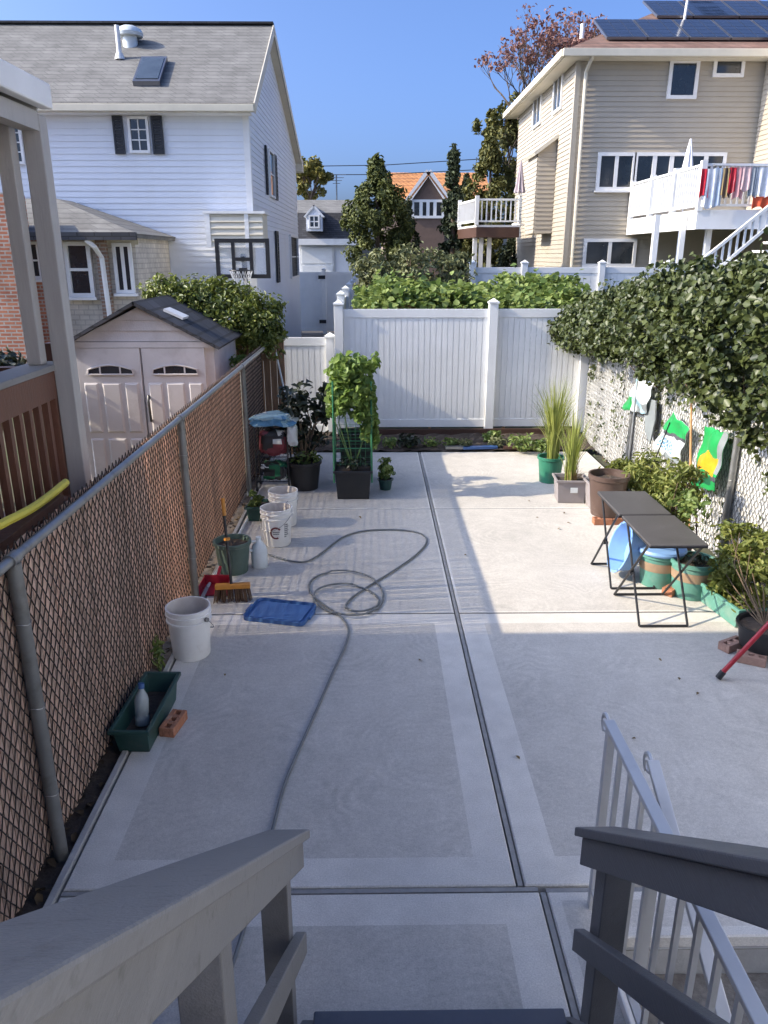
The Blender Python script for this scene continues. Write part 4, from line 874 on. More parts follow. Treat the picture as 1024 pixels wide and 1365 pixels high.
mb = MB(); mb.box(PX+.032,PX+.10,-3,4.46,3.37,3.49); mb.build('gutter', M['white_paint'], pc, bevel=.01)
mb = MB(); mb.prism([(PX+.03,4.42,3.36),(PX+.03,4.42,3.41),(-3.28,4.42,4.02),(-3.28,4.42,3.36)], (0,.02,0)); mb.build('fascia', M['white_paint'], pc)
mb = MB(); mb.box(-3.28,PX+.03,-3,4.418,3.345,3.358); mb.build('ceiling', M['porch_post'], pc)
mb = MB(); mb.box(PX-.045,PX+.045,-3,4.378,3.26,3.343); mb.build('beam', M['porch_post'], pc)

# ---- garden shed
YS = 9.0; sx0, sx1 = aY(96,500,YS).x, aY(287,500,YS).x; ap = aY(177,404,YS-.1); ze = aY(287,457,YS).z; xa = (sx0+sx1)/2
sh = thing('garden_shed', 'pale resin garden shed with double panelled doors and black shingle roof', 'shed', (xa,YS+1,-.06)); GS = M['grey_shed']
YSB = YS+1.45
mb = MB(); mb.prism([(sx0,YS,-.06),(sx1,YS,-.06),(sx1,YS,ze),(xa,YS,ap.z-.05),(sx0,YS,ze)], (0,YSB-YS,0)); mb.build('wall', GS, sh)
for s_, x in ((-1,sx0),(1,sx1)):
    ex_ = x+s_*.10; zz = ze-.10*(ap.z-ze)/abs(x-xa)
    roof_slab(sh, [(ex_,YS-.14,zz+.02),(ex_,YSB+.1,zz+.02),(xa,YSB+.1,ap.z+.02),(xa,YS-.14,ap.z+.02)], .035, M['shingle_black'])
z = ze+.02; k = 0
while z < ap.z-.08:
    zt2 = min(z+.115, ap.z-.07); f = lambda q: (sx1-xa)*(1-max(0,(q-ze))/(ap.z-.05-ze)); mb = MB(); w0, w1 = f(z)-.02, max(f(zt2)-.02,.01)
    mb.add([(xa-w0,YS-.03,z),(xa+w0,YS-.03,z),(xa+w1,YS-.012,zt2),(xa-w1,YS-.012,zt2),(xa-w0,YS-.002,z),(xa+w0,YS-.002,z),(xa+w1,YS-.002,zt2),(xa-w1,YS-.002,zt2)], [(0,1,2,3),(0,4,5,1),(1,5,6,2),(2,6,7,3),(3,7,4,0)]); mb.build('gable_board', GS, sh); z = zt2+.004
mb = MB(); mb.box(sx0,sx1,YS-.045,YS-.002,ze-.05,ze+.015); mb.build('lintel', GS, sh)
for s_ in (-1,1):
    d0, d1 = sorted((xa+s_*.012, xa+s_*(abs(sx1-xa)-.10))); zd0, zd1 = .0, ze-.055
    mb = MB(); mb.box(d0,d1,YS-.04,YS-.003,zd0,zd1); dr = mb.build('door', GS, sh)
    wdt = d1-d0; hd = zd1-zd0
    for c0, c1 in ((.06,.29),(.35,.65),(.71,.94)):
        for r0, r1 in ((.05,.36),(.40,.76)):
            mb = MB(); X0,X1,Z0,Z1 = d0+wdt*c0,d0+wdt*c1,zd0+hd*r0,zd0+hd*r1; i_ = .022
            mb.add([(X0,YS-.041,Z0),(X1,YS-.041,Z0),(X1,YS-.041,Z1),(X0,YS-.041,Z1),(X0+i_,YS-.056,Z0+i_),(X1-i_,YS-.056,Z0+i_),(X1-i_,YS-.056,Z1-i_),(X0+i_,YS-.056,Z1-i_)], [(0,1,5,4),(1,2,6,5),(2,3,7,6),(3,0,4,7),(4,5,6,7)]); mb.build('door_panel', GS, dr)
    mb = MB(); N_ = 14; xx0, xx1 = d0+wdt*.16, d0+wdt*.86; zz0 = zd0+hd*.82
    top = [(xx0+(xx1-xx0)*i/N_, YS-.052, zz0+.05+.05*math.sin(math.pi*i/N_)) for i in range(N_+1)]
    mb.prism([(xx0,YS-.052,zz0),(xx1,YS-.052,zz0)]+top[::-1], (0,.011,0)); wn = mb.build('door_window', M['glass'], dr)
    mb = MB(); mb.tube([(xx0-.01,YS-.054,zz0)]+[(x,y-.002,z+.006) for x,y,z in top]+[(xx1+.01,YS-.054,zz0),(xx0-.01,YS-.054,zz0)], .011, 5)
    for fr in (.27,.73): xq = xx0+(xx1-xx0)*fr; mb.box(xq-.008,xq+.008,YS-.062,YS-.053,zz0,zz0+.088)
    mb.build('window_trim', GS, wn)
mb = MB(); mb.tube([(xa+.05,YS-.045,.80),(xa+.065,YS-.10,.86),(xa+.055,YS-.10,1.04),(xa+.045,YS-.045,1.10)], .014, 8); mb.build('handle', M['black'], sh, smooth=True)
p = V((xa+.34,YS+.35,0)); zz = ap.z+.02-(p.x-xa)*(ap.z-ze)/(sx1-xa); mb = MB(); mb.bar((p.x-.1,p.y,zz+.07),(p.x+.12,p.y,zz-.03),.28,.03,up=(.45,0,1)); mb.build('roof_light', M['white_paint'], sh)

# ================================================================ TREES, HEDGES AND CLIMBERS
# ivy hedge on the right fence
iv = thing('ivy_hedge', 'thick dark ivy hedge spilling over the white slatted fence', 'hedge', (3.25,7.5,0))
def ivy_top(y): return float(np.interp(y, [4,5.2,6,7,8,9,10,11,11.6], [3.35,3.15,2.72,2.55,2.52,2.38,2.22,2.06,1.85]))
def ivy_bot(y): return float(np.interp(y, [4,5.5,6.2,7,8.5,10,11,11.6], [1.15,1.25,1.42,1.48,1.50,1.44,1.38,1.45]))
P = []; D = []
for i in range(900):
    y = random.uniform(4.2, 11.75); zt_, zb_ = ivy_top(y), ivy_bot(y); v = random.random()
    z = zb_ + (zt_-zb_)*v; bulge = .42*math.sin(math.pi*min(1,max(0,.15+v*.8)))+.08
    a = random.random(); x = 3.14 - bulge + a*a*(bulge*2+.25)
    s = random.uniform(.08,.20); p, d = blob((x,y,z+random.uniform(-.06,.06)), (s,s*1.2,s*.8), random.randint(34,60), .1)
    P.append(p); D.append(d*.4 + np.array([-.5,-.1,.35]))
leaf_mesh('foliage', np.concatenate(P), .058, L_ivy, iv, .85, .3, np.concatenate(D), .4, .5)
P = []; 
for i in range(34):
    y = random.uniform(4.6,11.2); z0 = ivy_bot(y); L = random.uniform(.1,.5); k = int(L*46)
    P.append(np.stack([np.full(k,3.125)+RNG.normal(0,.01,k), y+RNG.normal(0,.035,k), z0-RNG.uniform(0,1,k)*L],1))
for i in range(70):
    y = random.uniform(5.0,11.0); z0 = random.uniform(.15,1.4); P.append(np.array([3.125,y,z0])+RNG.normal(0,1,(7,3))*np.array([.008,.06,.10]))
leaf_mesh('trailing_leaves', np.concatenate(P), .045, L_ivy, iv, .8, .1, np.array([-1.2,0,.3]), .4, .8)
mb = MB()
for i in range(30):
    y = random.uniform(4.5,11.3); h = random.uniform(1.4,2.2); mb.tube([(3.20,y,-.05),(3.21,y+.1,.6),(3.2,y-.05,1.2),(3.2-random.uniform(0,.3),y+random.uniform(-.3,.3),h)], [.014,.012,.01,.005], 5)
mb.build('stems', M['stem'], iv)
p, d = blob((2.92,5.35,1.72), (.16,.30,.24), 420, .1); leaf_mesh('dry_leaves', p, .05, L_brown, iv, .4, .2, d*.4, .4, 1.0)

# laurel bush above the shed
lb_ = thing('laurel_bush', 'rounded glossy green bush rising behind the garden shed', 'bush', (-2.1,10.75,-.06))
C0 = aY(285,425,10.75)
P, D, C = clumps((C0.x,10.8,C0.z), (.88,.55,.52), 110, 85, .20, .3); leaf_mesh('foliage', P, .07, L_bush, lb_, .5, .5, D, .4, .2)
q0 = aY(345,430,10.6); P, D, C2 = clumps((q0.x,10.65,q0.z-.05), (.38,.32,.42), 34, 70, .16, .2); leaf_mesh('foliage', P, .07, L_bush, lb_, .5, .5, D, .4, .2)
q0 = aY(225,395,10.6); P, D, C2 = clumps((q0.x,10.7,q0.z), (.36,.32,.22), 20, 60, .15, .2); leaf_mesh('foliage', P, .07, L_bush, lb_, .5, .5, D, .4, .2)
q = aY(322,482,10.0); p, d = blob(q, (.20,.14,.09), 150, .1); leaf_mesh('hanging_shoot', p, .07, L_vine, lb_, .5, .4, d*.4)
limbs('stems', (C0.x,10.85,-.06), [tuple(c) for c in C[:14]] + [tuple(q)], M['stem'], lb_, .03)

# vegetable vines on a frame behind the tall fence
vb = thing('squash_vines', 'bright green squash vines spread over a frame behind the white fence', 'plant', (1.4,13.3,-.06))
P = []
for i in range(8200):
    y = random.uniform(12.0,15.0); x = random.uniform(-.35, 3.3+ (y-12)*.15); z = 2.0 + .05*(y-12) + .10*math.sin(x*2.1+y) + .07*math.sin(x*6.3+y*5) + random.uniform(-.2,.06) + (random.uniform(0,.22) if random.random() < .05 else 0) - (.22 if x < 0 else 0) - max(0,(12.3-y))*.9
    P.append((x,y,z))
leaf_mesh('foliage', np.array(P), .105, L_squash, vb, .95, 1.3, None, .35, .1, .1)
mb = MB()
for x in (-.3,.9,2.1,3.3):
    for y in (12.2,14.8): mb.box(x-.02,x+.02,y-.02,y+.02,-.06,1.78)
    mb.box(x-.015,x+.015,12.3,15.0,1.781,1.80)
for i in range(10): y = 12.35+.28*i; mb.box(-.3,3.4,y-.01,y+.01,1.802,1.815)
mb.build('frame', M['bamboo'], vb)
# grey-green shrub
gs = thing('grey_shrub', 'loose grey green shrub with bare twigs behind the squash vines', 'bush', (aY(556,360,16).x,16.2,-.06))
C0 = aY(556,365,16.2); P, D, C = clumps((C0.x,16.2,C0.z), (1.15,.8,.55), 62, 34, .22, .2); leaf_mesh('foliage', P, .13, L_grey, gs, .4, .5, D, .4, .1)
P, D, C3 = clumps((C0.x-.85,16.0,C0.z-.05), (.4,.4,.5), 18, 30, .2, .2); leaf_mesh('foliage', P, .12, L_grey, gs, .4, .5, D)
limbs('stems', (C0.x,16.2,-.06), [tuple(c) for c in C[:30]], M['stem'], gs, .03, .005)

def conifer(lb, px, pyt, Y, halfpx, m, zb=0.0, n=5200, shape='cone', leaf=.22, ground=-.06, group=None):
    t0 = aY(px,pyt,Y); w_ = halfpx/F_PX*Y*1.02; H = t0.z-zb
    t = thing('evergreen_tree', lb, 'tree', (t0.x,Y,ground), group)
    mb = MB(); mb.tube([(t0.x,Y,ground),(t0.x+.03,Y,zb+H*.5),(t0.x,Y,t0.z-.1)], [.14,.09,.015], 8); mb.build('trunk', M['bark'], t, smooth=True)
    P = []; D = []; k = 150 if shape != 'cone' else 170
    for i in range(k):
        v = random.random()**(.8); a = random.uniform(0,6.283)
        if shape == 'cone': rr = w_*(1-v)**.8*(.75+.35*random.random())
        else: rr = w_*max(.0, math.sin(math.pi*min(1,(.12+v*.88)))**.55)*(.7+.4*random.random())*(1 if v < .75 else (1-v)/.25*.8+.2)
        q = math.sqrt(random.random())*.75+.25; c = np.array([t0.x+rr*q*math.cos(a), Y+rr*q*math.sin(a), zb+.1+H*.94*v])
        s = w_*random.uniform(.14,.28); p, d = blob(c, (s,s,s*(1.1 if shape!='cone' else .55)), int(n/k), .1); P.append(p); D.append(d*.5+np.array([math.cos(a),math.sin(a),.5])*.6)
    P.append(np.stack([t0.x+RNG.normal(0,.05*w_+.02,60), Y+RNG.normal(0,.05,60), t0.z-RNG.uniform(0,H*.12,60)],1)); D.append(np.zeros((60,3)))
    leaf_mesh('crown', np.concatenate(P), leaf, m, t, .42, .3, np.concatenate(D), .5, -.4 if shape!='cone' else .3); return t
conifer('dense rounded dark evergreen tree between garage and tudor house', 502, 206, 30.5, 44, L_conif, .2, 17000, 'col', .17)
conifer('slender pointed spruce standing right of the tudor gable', 606, 192, 30, 27, L_conif2, .4, 5600, 'cone', .18)
conifer('yellowish evergreen with rough crown beside the tan house', 656, 168, 33, 36, L_yellowc, .6, 8000, 'col', .2)
conifer('short dark evergreen behind the side balcony', 622, 232, 36, 22, L_conif2, .6, 3600, 'col', .2)
conifer('low dark evergreen under the side balcony', 682, 318, 31, 24, L_conif2, .6, 2600, 'col', .18, ground=.55)
conifer('small dark evergreen left of the tudor gable', 545, 262, 33, 16, L_conif2, .4, 2600, 'col', .15)
def broadleaf(lb, px, py, Y, rpx, rpy, m, nclump, nleaf, leaf, name='broadleaf_tree', trunk_r=.16, depth=4, spread=.6, ground=-.06, frac=1.0):
    c = aY(px,py,Y); rx = rpx/F_PX*Y; rz = rpy/F_PX*Y
    t = thing(name, lb, 'tree', (c.x,Y,ground)); mb = MB(); tips = []
    zb = c.z-rz*.8; mb.tube([(c.x,Y,ground),(c.x+.05,Y,zb*.6),(c.x,Y,zb)], [trunk_r,trunk_r*.8,trunk_r*.65], 8)
    for i in range(6):
        a = i*1.05+random.uniform(-.3,.3); tree_limbs(mb, V((c.x,Y,zb-random.uniform(0,.5))), V((math.cos(a)*.7*rx/rz, math.sin(a)*.6, 1.0)).normalized(), rz*.55, trunk_r*.45, depth, tips, spread)
    mb.build('trunk', M['bark'], t)
    P = []; D = []
    for q in tips:
        if random.random() > frac: continue
        s = rz*.10; p, d = blob(tuple(q), (s,s,s*.8), nleaf, .1); P.append(p); D.append(d*.6)
    if nclump:
        p, d, _ = clumps((c.x,Y,c.z), (rx,rx*.8,rz), nclump, nleaf, rz*.2, .3); P.append(p); D.append(d)
    leaf_mesh('crown', np.concatenate(P), leaf, m, t, .6, .4, np.concatenate(D), .4); return t
broadleaf('sparse reddish tree with many bare twigs behind the tan house', 722, 118, 36, 72, 82, L_red, 0, 4, .16, depth=5, spread=.62, trunk_r=.2, frac=.8)
broadleaf('tall green and brown tree beside the tan house wall', 684, 190, 37, 26, 62, L_yellowc, 40, 30, .2, depth=3, trunk_r=.14)
broadleaf('yellow green autumn tree behind the white house', 413, 238, 44, 24, 28, L_autumn, 46, 40, .22, depth=3, trunk_r=.14)
# dark shrub in the left garden seen past the porch
ds = thing('dark_shrub', 'dark leafy shrub in the left garden seen past the porch posts', 'bush', (-4.5,8.4,-.06))
P, D, C = clumps((-4.5,8.4,1.40), (.85,.6,.5), 40, 60, .2, .2); leaf_mesh('foliage', P, .09, L_dark, ds, .6, .4, D); limbs('stems', (-4.5,8.4,-.06), [tuple(c) for c in C[:10]], M['stem'], ds, .03)
# small plants in the far bed
for i, (px, py, r, lb) in enumerate(((655,578,.13,'small leafy seedling growing in the bed near the vinyl post'),(695,588,.17,'low spreading green plant in the bed below the right vinyl panel'),(545,583,.13,'small dark green plant in the bed below the left vinyl panel'),(722,590,.12,'little green tuft in the bed corner by the reeds'))):
    c = g(px,py+12,.05); c.y = min(c.y, 11.2); t = thing('bed_plant', lb, 'plant', (c.x,c.y,.04), 'small plants in the far bed')
    p, d = blob((c.x,c.y,.05+r*.7), (r*1.3,r,r*.8), 120, .1); leaf_mesh('foliage', p, .075, L_squash if i != 2 else L_dark, t, .6, .8, d*.4)
    limbs('stems', (c.x,c.y,.03), [tuple(x) for x in p[:8]], M['green_stem'], t, .006, .003)
for i, (px, py, L_, a, m, lb) in enumerate(((640,598,.5,.1,'blue','blue plank scrap lying at the edge of the far bed'),(690,600,.38,-.1,'dark_brown','short brown board lying on the bed edge'),(610,598,.35,.0,'galv','grey metal strip lying on the bed edge'))):
    c = g(px,py,.03); c.y = max(c.y,10.66); mb = MB(); mb.box(c.x-L_/2,c.x+L_/2,c.y-.04,c.y+.04,.03,.065); mb.rot(c,a); tag(mb.build('board_scrap', M[m]), lb, 'board')
for px, py, r, wl in ((575,590,.10,'just beyond the end of the patio centre joint'),(600,584,.09,'behind the grey metal strip'),(622,590,.08,'between grey metal strip and blue plank'),(668,592,.10,'at the foot of the vinyl fence post'),(520,588,.10,'behind the little potted shrub'),(740,585,.12,'behind the potted reeds')):
    c = g(px,py+10,.05); c.y = min(max(c.y,10.75),11.2); t = thing('bed_plant', 'low weed in the far bed, ' + wl, 'plant', (c.x,c.y,.04), 'weeds in the far bed')
    p, d = blob((c.x,c.y,.05+r*.6), (r*1.5,r,r*.7), 80, .1); leaf_mesh('foliage', p, .06, random.choice((L_squash,L_dark,L_grey)), t, .5, .8, d*.4); limbs('stems', (c.x,c.y,.03), [tuple(x) for x in p[:6]], M['green_stem'], t, .005, .003)
c = g(206,905); t = thing('fence_weed', 'thin green weed sprouting at the fence foot behind the dark green trough', 'plant', (-1.45,c.y+.1,-.02)); p, d = blob((-1.45,c.y+.1,.14), (.03,.08,.13), 40, .1); leaf_mesh('foliage', p, .07, L_squash, t, .25, .4, d*.4); limbs('stems', (-1.45,c.y+.1,-.02), [tuple(x) for x in p[:7]], M['green_stem'], t, .004, .002)
P = [tuple(g(*q, .006)) for q in ((716,690),(752,684),(758,697),(705,668),(745,705),(620,740),(560,880),(845,985),(480,690),(300,900),(270,850),(690,1010),(905,905),(930,925),(880,880))]
t = thing('fallen_leaves', 'few small dry leaves lying on the concrete patio', 'leaves', (.8,6,0)); t['kind'] = 'stuff'; stuff(leaf_mesh('dry_leaves', np.array(P)+np.array([0,0,.004]), .04, L_brown, t, .6, 4, None, .4, 0))
# dry leaves and weeds along the left fence
P = np.stack([RNG.uniform(-1.72,-1.44,420), RNG.uniform(1.6,10.4,420), RNG.uniform(-.015,.01,420)],1); t = thing('leaf_litter', 'dry leaves scattered along the foot of the brown slatted fence', 'leaves', (-1.47,5,-.02)); t['kind'] = 'stuff'
stuff(leaf_mesh('dry_leaves', P, .05, L_litter, t, .6, 2, None, .4, 0))

# ================================================================ YARD: POTS AND CONTAINERS
def pot_mesh(mb, c, rt, rb, h, rim=.012, n=28, wall=.006):
    mb.lathe([(rb,0),(rb+(rt-rb)*.9,h*.88),(rt+rim*.3,h*.88),(rt+rim,h*.90),(rt+rim,h),(rt-wall,h),(rb+(rt-rb)*.75-wall,h*.72),(.001,h*.72)], c, n)
def pot(t, c, rt, rb, h, m, band=None, soil=True, rim=.012):
    mb = MB(); pot_mesh(mb, c, rt, rb, h, rim); o = mb.build('pot', m, t, smooth=True)
    if soil:
        mb = MB(); rs = rb+(rt-rb)*.84-.008; n = 20; vs = [(c[0],c[1],c[2]+h*.86)]
        for rr in (.5,1): vs += [(c[0]+rs*rr*math.cos(2*math.pi*j/n), c[1]+rs*rr*math.sin(2*math.pi*j/n), c[2]+h*.845+random.uniform(-.008,.008)) for j in range(n)]
        fs = [(0,1+j,1+(j+1)%n) for j in range(n)] + [(1+j,1+n+j,1+n+(j+1)%n,1+(j+1)%n) for j in range(n)]
        mb.add(vs,fs); mb.build('soil', M['soil'], t)
    if band:
        r1 = rb+(rt-rb)*.50+.002; r2 = rb+(rt-rb)*.78+.002; mb = MB(); n = 28; vs = []
        for r_, z in ((r1,h*.50),(r2,h*.76)): vs += [(c[0]+r_*1.012*math.cos(2*math.pi*j/n), c[1]+r_*1.012*math.sin(2*math.pi*j/n), c[2]+z) for j in range(n)]
        mb.add(vs, [(j,(j+1)%n,n+(j+1)%n,n+j) for j in range(n)]); mb.build('band', band, o, smooth=True)
    return o
def trough(t, c, L, W, h, ang, m, wall=.008, soil=.7, name='trough'):
    mb = MB(); c = V(c); b = .86
    def rg(l, w_, z): return [(c.x-l/2,c.y-w_/2,c.z+z),(c.x+l/2,c.y-w_/2,c.z+z),(c.x+l/2,c.y+w_/2,c.z+z),(c.x-l/2,c.y+w_/2,c.z+z)]
    e = .03
    R_ = [rg(L*b,W*b,0),rg(L*.97,W*.97,h-.025),rg(L+e,W+e,h-.025),rg(L+e,W+e,h),rg(L-wall*2,W-wall*2,h),rg(L*b-wall,W*b-wall,h*.3)]
    vs = [p for r_ in R_ for p in r_]; fs = [(3,2,1,0)] + [(a*4+i,a*4+(i+1)%4,a*4+4+(i+1)%4,a*4+4+i) for a in range(5) for i in range(4)] + [(20,21,22,23)]
    mb.add(vs,fs).rot(c,ang); o = mb.build(name, m, t, bevel=.004)
    if soil:
        mb = MB(); k = b+(1-b)*soil-.02; mb.add(rg(L*k,W*k,h*soil), [(0,1,2,3)]).rot(c,ang); mb.build('soil', M['soil'], t)
    return o
def herb(t, c, r, n, leaf, m, asp=.5, up=.6, ns=10, stem_m=None, base=None, name='foliage', k=None):
    P, D, C = clumps(c, r, k or max(6,n//35), 35, min(r)*.45, .15); leaf_mesh(name, P, leaf, m, t, asp, up, D, .4, .3)
    limbs('stems', base, [tuple(x) for x in C[:ns]], stem_m or M['green_stem'], t, .007, .003)

# five-gallon buckets
def bucket(lb, c, print_=False, ang=0.0, hang=0.0):
    c = V(c); t = thing('plastic_bucket', lb, 'bucket', c, 'white plastic buckets')
    H = .37; rb, rt = .128, .148
    mb = MB(); mb.mat(0).lathe([(rb-.006,0),(rb,.008),(rb+.014,.27),(rb+.026,.272),(rb+.026,.285),(rb+.016,.288),(rt-.002,.318),(rt+.008,.32),(rt+.008,.332),(rt,.334),(rt,H-.014),(rt+.006,H-.012),(rt+.006,H),(rt-.006,H)], c, 36, (True,False))
    mb.mat(1).lathe([(rt-.006,H),(rb-.004,.02),(.001,.02)], c, 36, (False,True))
    mb.build('body', [M['bucket'],M['bucket_in']], t, smooth=True)
    mb = MB(); s = [c+V((math.cos(ang+a)*(rt+.014), math.sin(ang+a)*(rt+.014), .30-.16*math.sin(a)*(1 if hang==0 else hang))) for a in np.linspace(0,math.pi,20)]; mb.tube(s, .0028, 5)
    a_ = c+V((math.cos(ang),math.sin(ang),0))*(rt+.004)+V((0,0,.30)); mb.cyl(a_, a_+V((math.cos(ang),math.sin(ang),0))*.016, .016, n=10); mb.build('handle', M['galv'], t)
    if print_:
        def patch(cc, a0, z0, f):   # curved patch: f(u,v) polygons in (arc metres, height)
            pass
        mb = MB(); rr = rb+.011
        def P2(u, z): a = ang_p+u/rr; k = rb+.0145*z/.27+.0022; return (c.x+k*math.cos(a), c.y+k*math.sin(a), c.z+z)
        ang_p = print_
        N = 26; mb.mat(0)
        for i in range(N):
            t0, t1 = 2*math.pi*i/N+.6, 2*math.pi*(i+1)/N+.6
            if i > 18: continue
            mb.quad(P2(.058*math.cos(t0),.15+.062*math.sin(t0)),P2(.058*math.cos(t1),.15+.062*math.sin(t1)),P2(.04*math.cos(t1),.15+.045*math.sin(t1)),P2(.04*math.cos(t0),.15+.045*math.sin(t0)))
        mb.mat(1)
        for j, (u0,u1,z) in enumerate(((-.03,.03,.155),(-.025,.028,.135),(.085,.125,.22),(.085,.13,.20),(.085,.12,.18),(.085,.132,.16),(.085,.125,.14),(.085,.13,.12),(.085,.11,.10))):
            u = u0
            while u < u1: mb.quad(P2(u,z),P2(u+.006,z),P2(u+.006,z+.011),P2(u,z+.011)); u += .0085
        mb.build('print', [M['print_red'],M['print_dark']], t, fix=False)
    return t
b1 = g(254,876); bucket('scuffed white bucket standing alone against the brown slatted fence', (b1.x+.0,b1.y+.05,0.001), False, -.5, 1)
b2 = g(369,728); bucket('white bucket with dark red round print, nearer the green pot', (b2.x,b2.y+.08,.001), R(-88), 2.6, .8)
b3 = g(378,702); bucket('white bucket with dark lettering behind the red printed bucket', (b3.x,b3.y+.08,.001), R(-128), 2.0, .8)

# dark green trough with a bottle, brick beside it
c = g(187,982); TA = R(90-2)
t = thing('planter_trough', 'dark green empty planter trough beside the brown slatted fence', 'planter', (c.x,c.y,0)); trough(t, (c.x+.02,c.y+.12,.002), .62, .20, .17, TA, M['dark_green'], soil=.35)
c2 = V((c.x+.01,c.y+.03,.062)); t = thing('water_bottle', 'clear plastic bottle with blue cap lying in the dark green trough', 'bottle', c2)
mb = MB(); mb.lathe([(.036,0),(.040,.006),(.040,.05),(.037,.06),(.040,.07),(.040,.15),(.034,.175),(.016,.205),(.014,.225)], c2, 18); mb.rot(c2,R(-14),axis='X'); mb.build('body', M['bottle'], t, smooth=True)
mb = MB(); mb.lathe([(.018,.215),(.018,.245),(.012,.247)], c2, 14); mb.rot(c2,R(-14),axis='X'); mb.build('cap', M['blue'], t, smooth=True)
def loose_brick(lb, c, ang, holes=True, group='loose bricks', size=(.20,.09,.06), m=None):
    c = V(c); mb = MB(); L_, W_, H_ = size; hl = L_/3; nx_ = 3
    # brick with core holes on the top: built as a frame of bars
    xs_ = [-L_/2]; 
    for i in range(nx_): cc = -L_/2+L_*(i+.5)/nx_; xs_ += [cc-.018, cc+.018]
    xs_.append(L_/2)
    mb.box(c.x-L_/2,c.x+L_/2,c.y-W_/2,c.y-.018,c.z,c.z+H_); mb.box(c.x-L_/2,c.x+L_/2,c.y+.018,c.y+W_/2,c.z,c.z+H_)
    for i in range(0,len(xs_)-1,2): mb.box(c.x+xs_[i],c.x+xs_[i+1],c.y-.0179,c.y+.0179,c.z,c.z+H_-.001)
    mb.box(c.x-L_/2+.01,c.x+L_/2-.01,c.y-.0178,c.y+.0178,c.z+.001,c.z+.012)
    mb.rot(c,ang); return tag(mb.build('loose_brick', m or M['terracotta'], bevel=.003), lb, 'brick', group)
c = g(232,970); loose_brick('single orange brick lying on the concrete beside the green trough', (c.x,c.y,.002), R(80))

# blue lid on the ground
c = g(374,818); t = thing('blue_tray', 'blue plastic storage box lid lying upside down on the concrete', 'tray', (c.x,c.y,.001))
mb = MB(); L_, W_ = .50, .36
def rr(l, w_, r, z, k=5):
    o_ = []
    for qx, qy, a0 in ((1,1,0),(-1,1,90),(-1,-1,180),(1,-1,270)):
        for i in range(k+1): a = R(a0+90*i/k); o_.append((c.x+qx*(l/2-r)+r*math.cos(a), c.y+qy*(w_/2-r)+r*math.sin(a), z))
    return o_
rings = [rr(L_,W_,.05,.002),rr(L_,W_,.05,.034),rr(L_-.014,W_-.014,.045,.036),rr(L_-.02,W_-.02,.045,.012),rr(L_-.07,W_-.07,.035,.012),rr(L_-.08,W_-.08,.03,.024),rr(L_-.12,W_-.12,.03,.024)]
k = len(rings[0]); vs = [p for r_ in rings for p in r_]; fs = [(a*k+i,a*k+(i+1)%k,a*k+k+(i+1)%k,a*k+k+i) for a in range(len(rings)-1) for i in range(k)] + [tuple(range(k-1,-1,-1)), tuple((len(rings)-1)*k+i for i in range(k))]
mb.add(vs,fs); mb.rot(c,R(-14)); mb.build('tray', M['blue'], t, smooth=True)
mb = MB()
for s_ in (-1,1): mb.box(c.x+s_*(L_/2+.008)-.008,c.x+s_*(L_/2+.008)+.008,c.y-.06,c.y+.06,.006,.03)
mb.rot(c,R(-14)); mb.build('clip', M['blue'], t)

# broom, dustpan, grey-green pot, jug
c = g(309,768); c.y += .12; t = thing('grey_green_pot', 'grey green round plastic pot standing by the fence behind the broom', 'pot', (c.x,c.y,0)); pot(t, (c.x,c.y,.002), .155, .125, .29, M['grey_green'], rim=.012, soil=True); PG = c
bh = g(310,800); t = thing('broom', 'push broom with orange block and dark bristles leaning on the grey green pot', 'broom', (bh.x,bh.y,0))
tip = aY(297,664,bh.y+.12)
mb = MB(); mb.cyl((bh.x,bh.y,.14), (tip.x,tip.y,tip.z-.12), .012, n=10); mb.build('handle', M['black_metal'], t, smooth=True)
d_ = (V(tip)-V((bh.x,bh.y,.14))).normalized(); mb = MB(); mb.cyl(V(tip)-d_*.14, tip, .015, n=10); mb.build('grip', M['broom_w'], t, smooth=True); mb = MB(); mb.cyl(V(tip)-d_*.34, V(tip)-d_*.32, .026, n=10); mb.build('collar', M['broom_w'], t, smooth=True)
mb = MB(); mb.box(bh.x-.13,bh.x+.15,bh.y-.03,bh.y+.03,.105,.145); mb.rot((bh.x,bh.y,.1),R(6)); mb.build('block', M['broom_w'], t, bevel=.01)
mb = MB()
for i in range(150):
    u = random.uniform(-.13,.145); v = random.uniform(-.025,.025); mb.cyl((bh.x+u,bh.y+v,.105),(bh.x+u*1.12,bh.y+v*2.0-.015,.004),.004,.003,n=4,cap=False)
mb.rot((bh.x,bh.y,.1),R(6)); stuff(mb.build('bristles', M['bristle'], t))
c = g(287,788); t = thing('dustpan', 'crimson plastic dustpan beside the broom head', 'dustpan', (c.x,c.y,0))
mb = MB(); mb.prism([(c.x-.13,c.y-.10,.004),(c.x+.13,c.y-.10,.004),(c.x+.11,c.y+.12,.004),(c.x-.11,c.y+.12,.004)],(0,0,.006)); mb.bar((c.x-.125,c.y-.1,.03),(c.x-.107,c.y+.12,.05),.006,.07); mb.bar((c.x+.125,c.y-.1,.03),(c.x+.107,c.y+.12,.05),.006,.07); mb.bar((c.x-.11,c.y+.12,.05),(c.x+.11,c.y+.12,.05),.006,.09); mb.build('pan', M['crimson'], t)
mb = MB(); mb.cyl((c.x,c.y+.12,.07),(c.x,c.y+.26,.11),.014,n=8); mb.build('handle', M['crimson'], t)
c = g(324,752); c.x = PG.x+.215; c.y = PG.y+.10
t = thing('plastic_jug', 'pale plastic jug with handle standing beside the grey green pot', 'jug', (c.x,c.y,0))
mb = MB(); mb.lathe([(.068,0),(.074,.01),(.074,.15),(.060,.20),(.026,.245),(.022,.265)], (c.x,c.y,.001), 20); mb.build('body', M['pvc'], t, smooth=True)
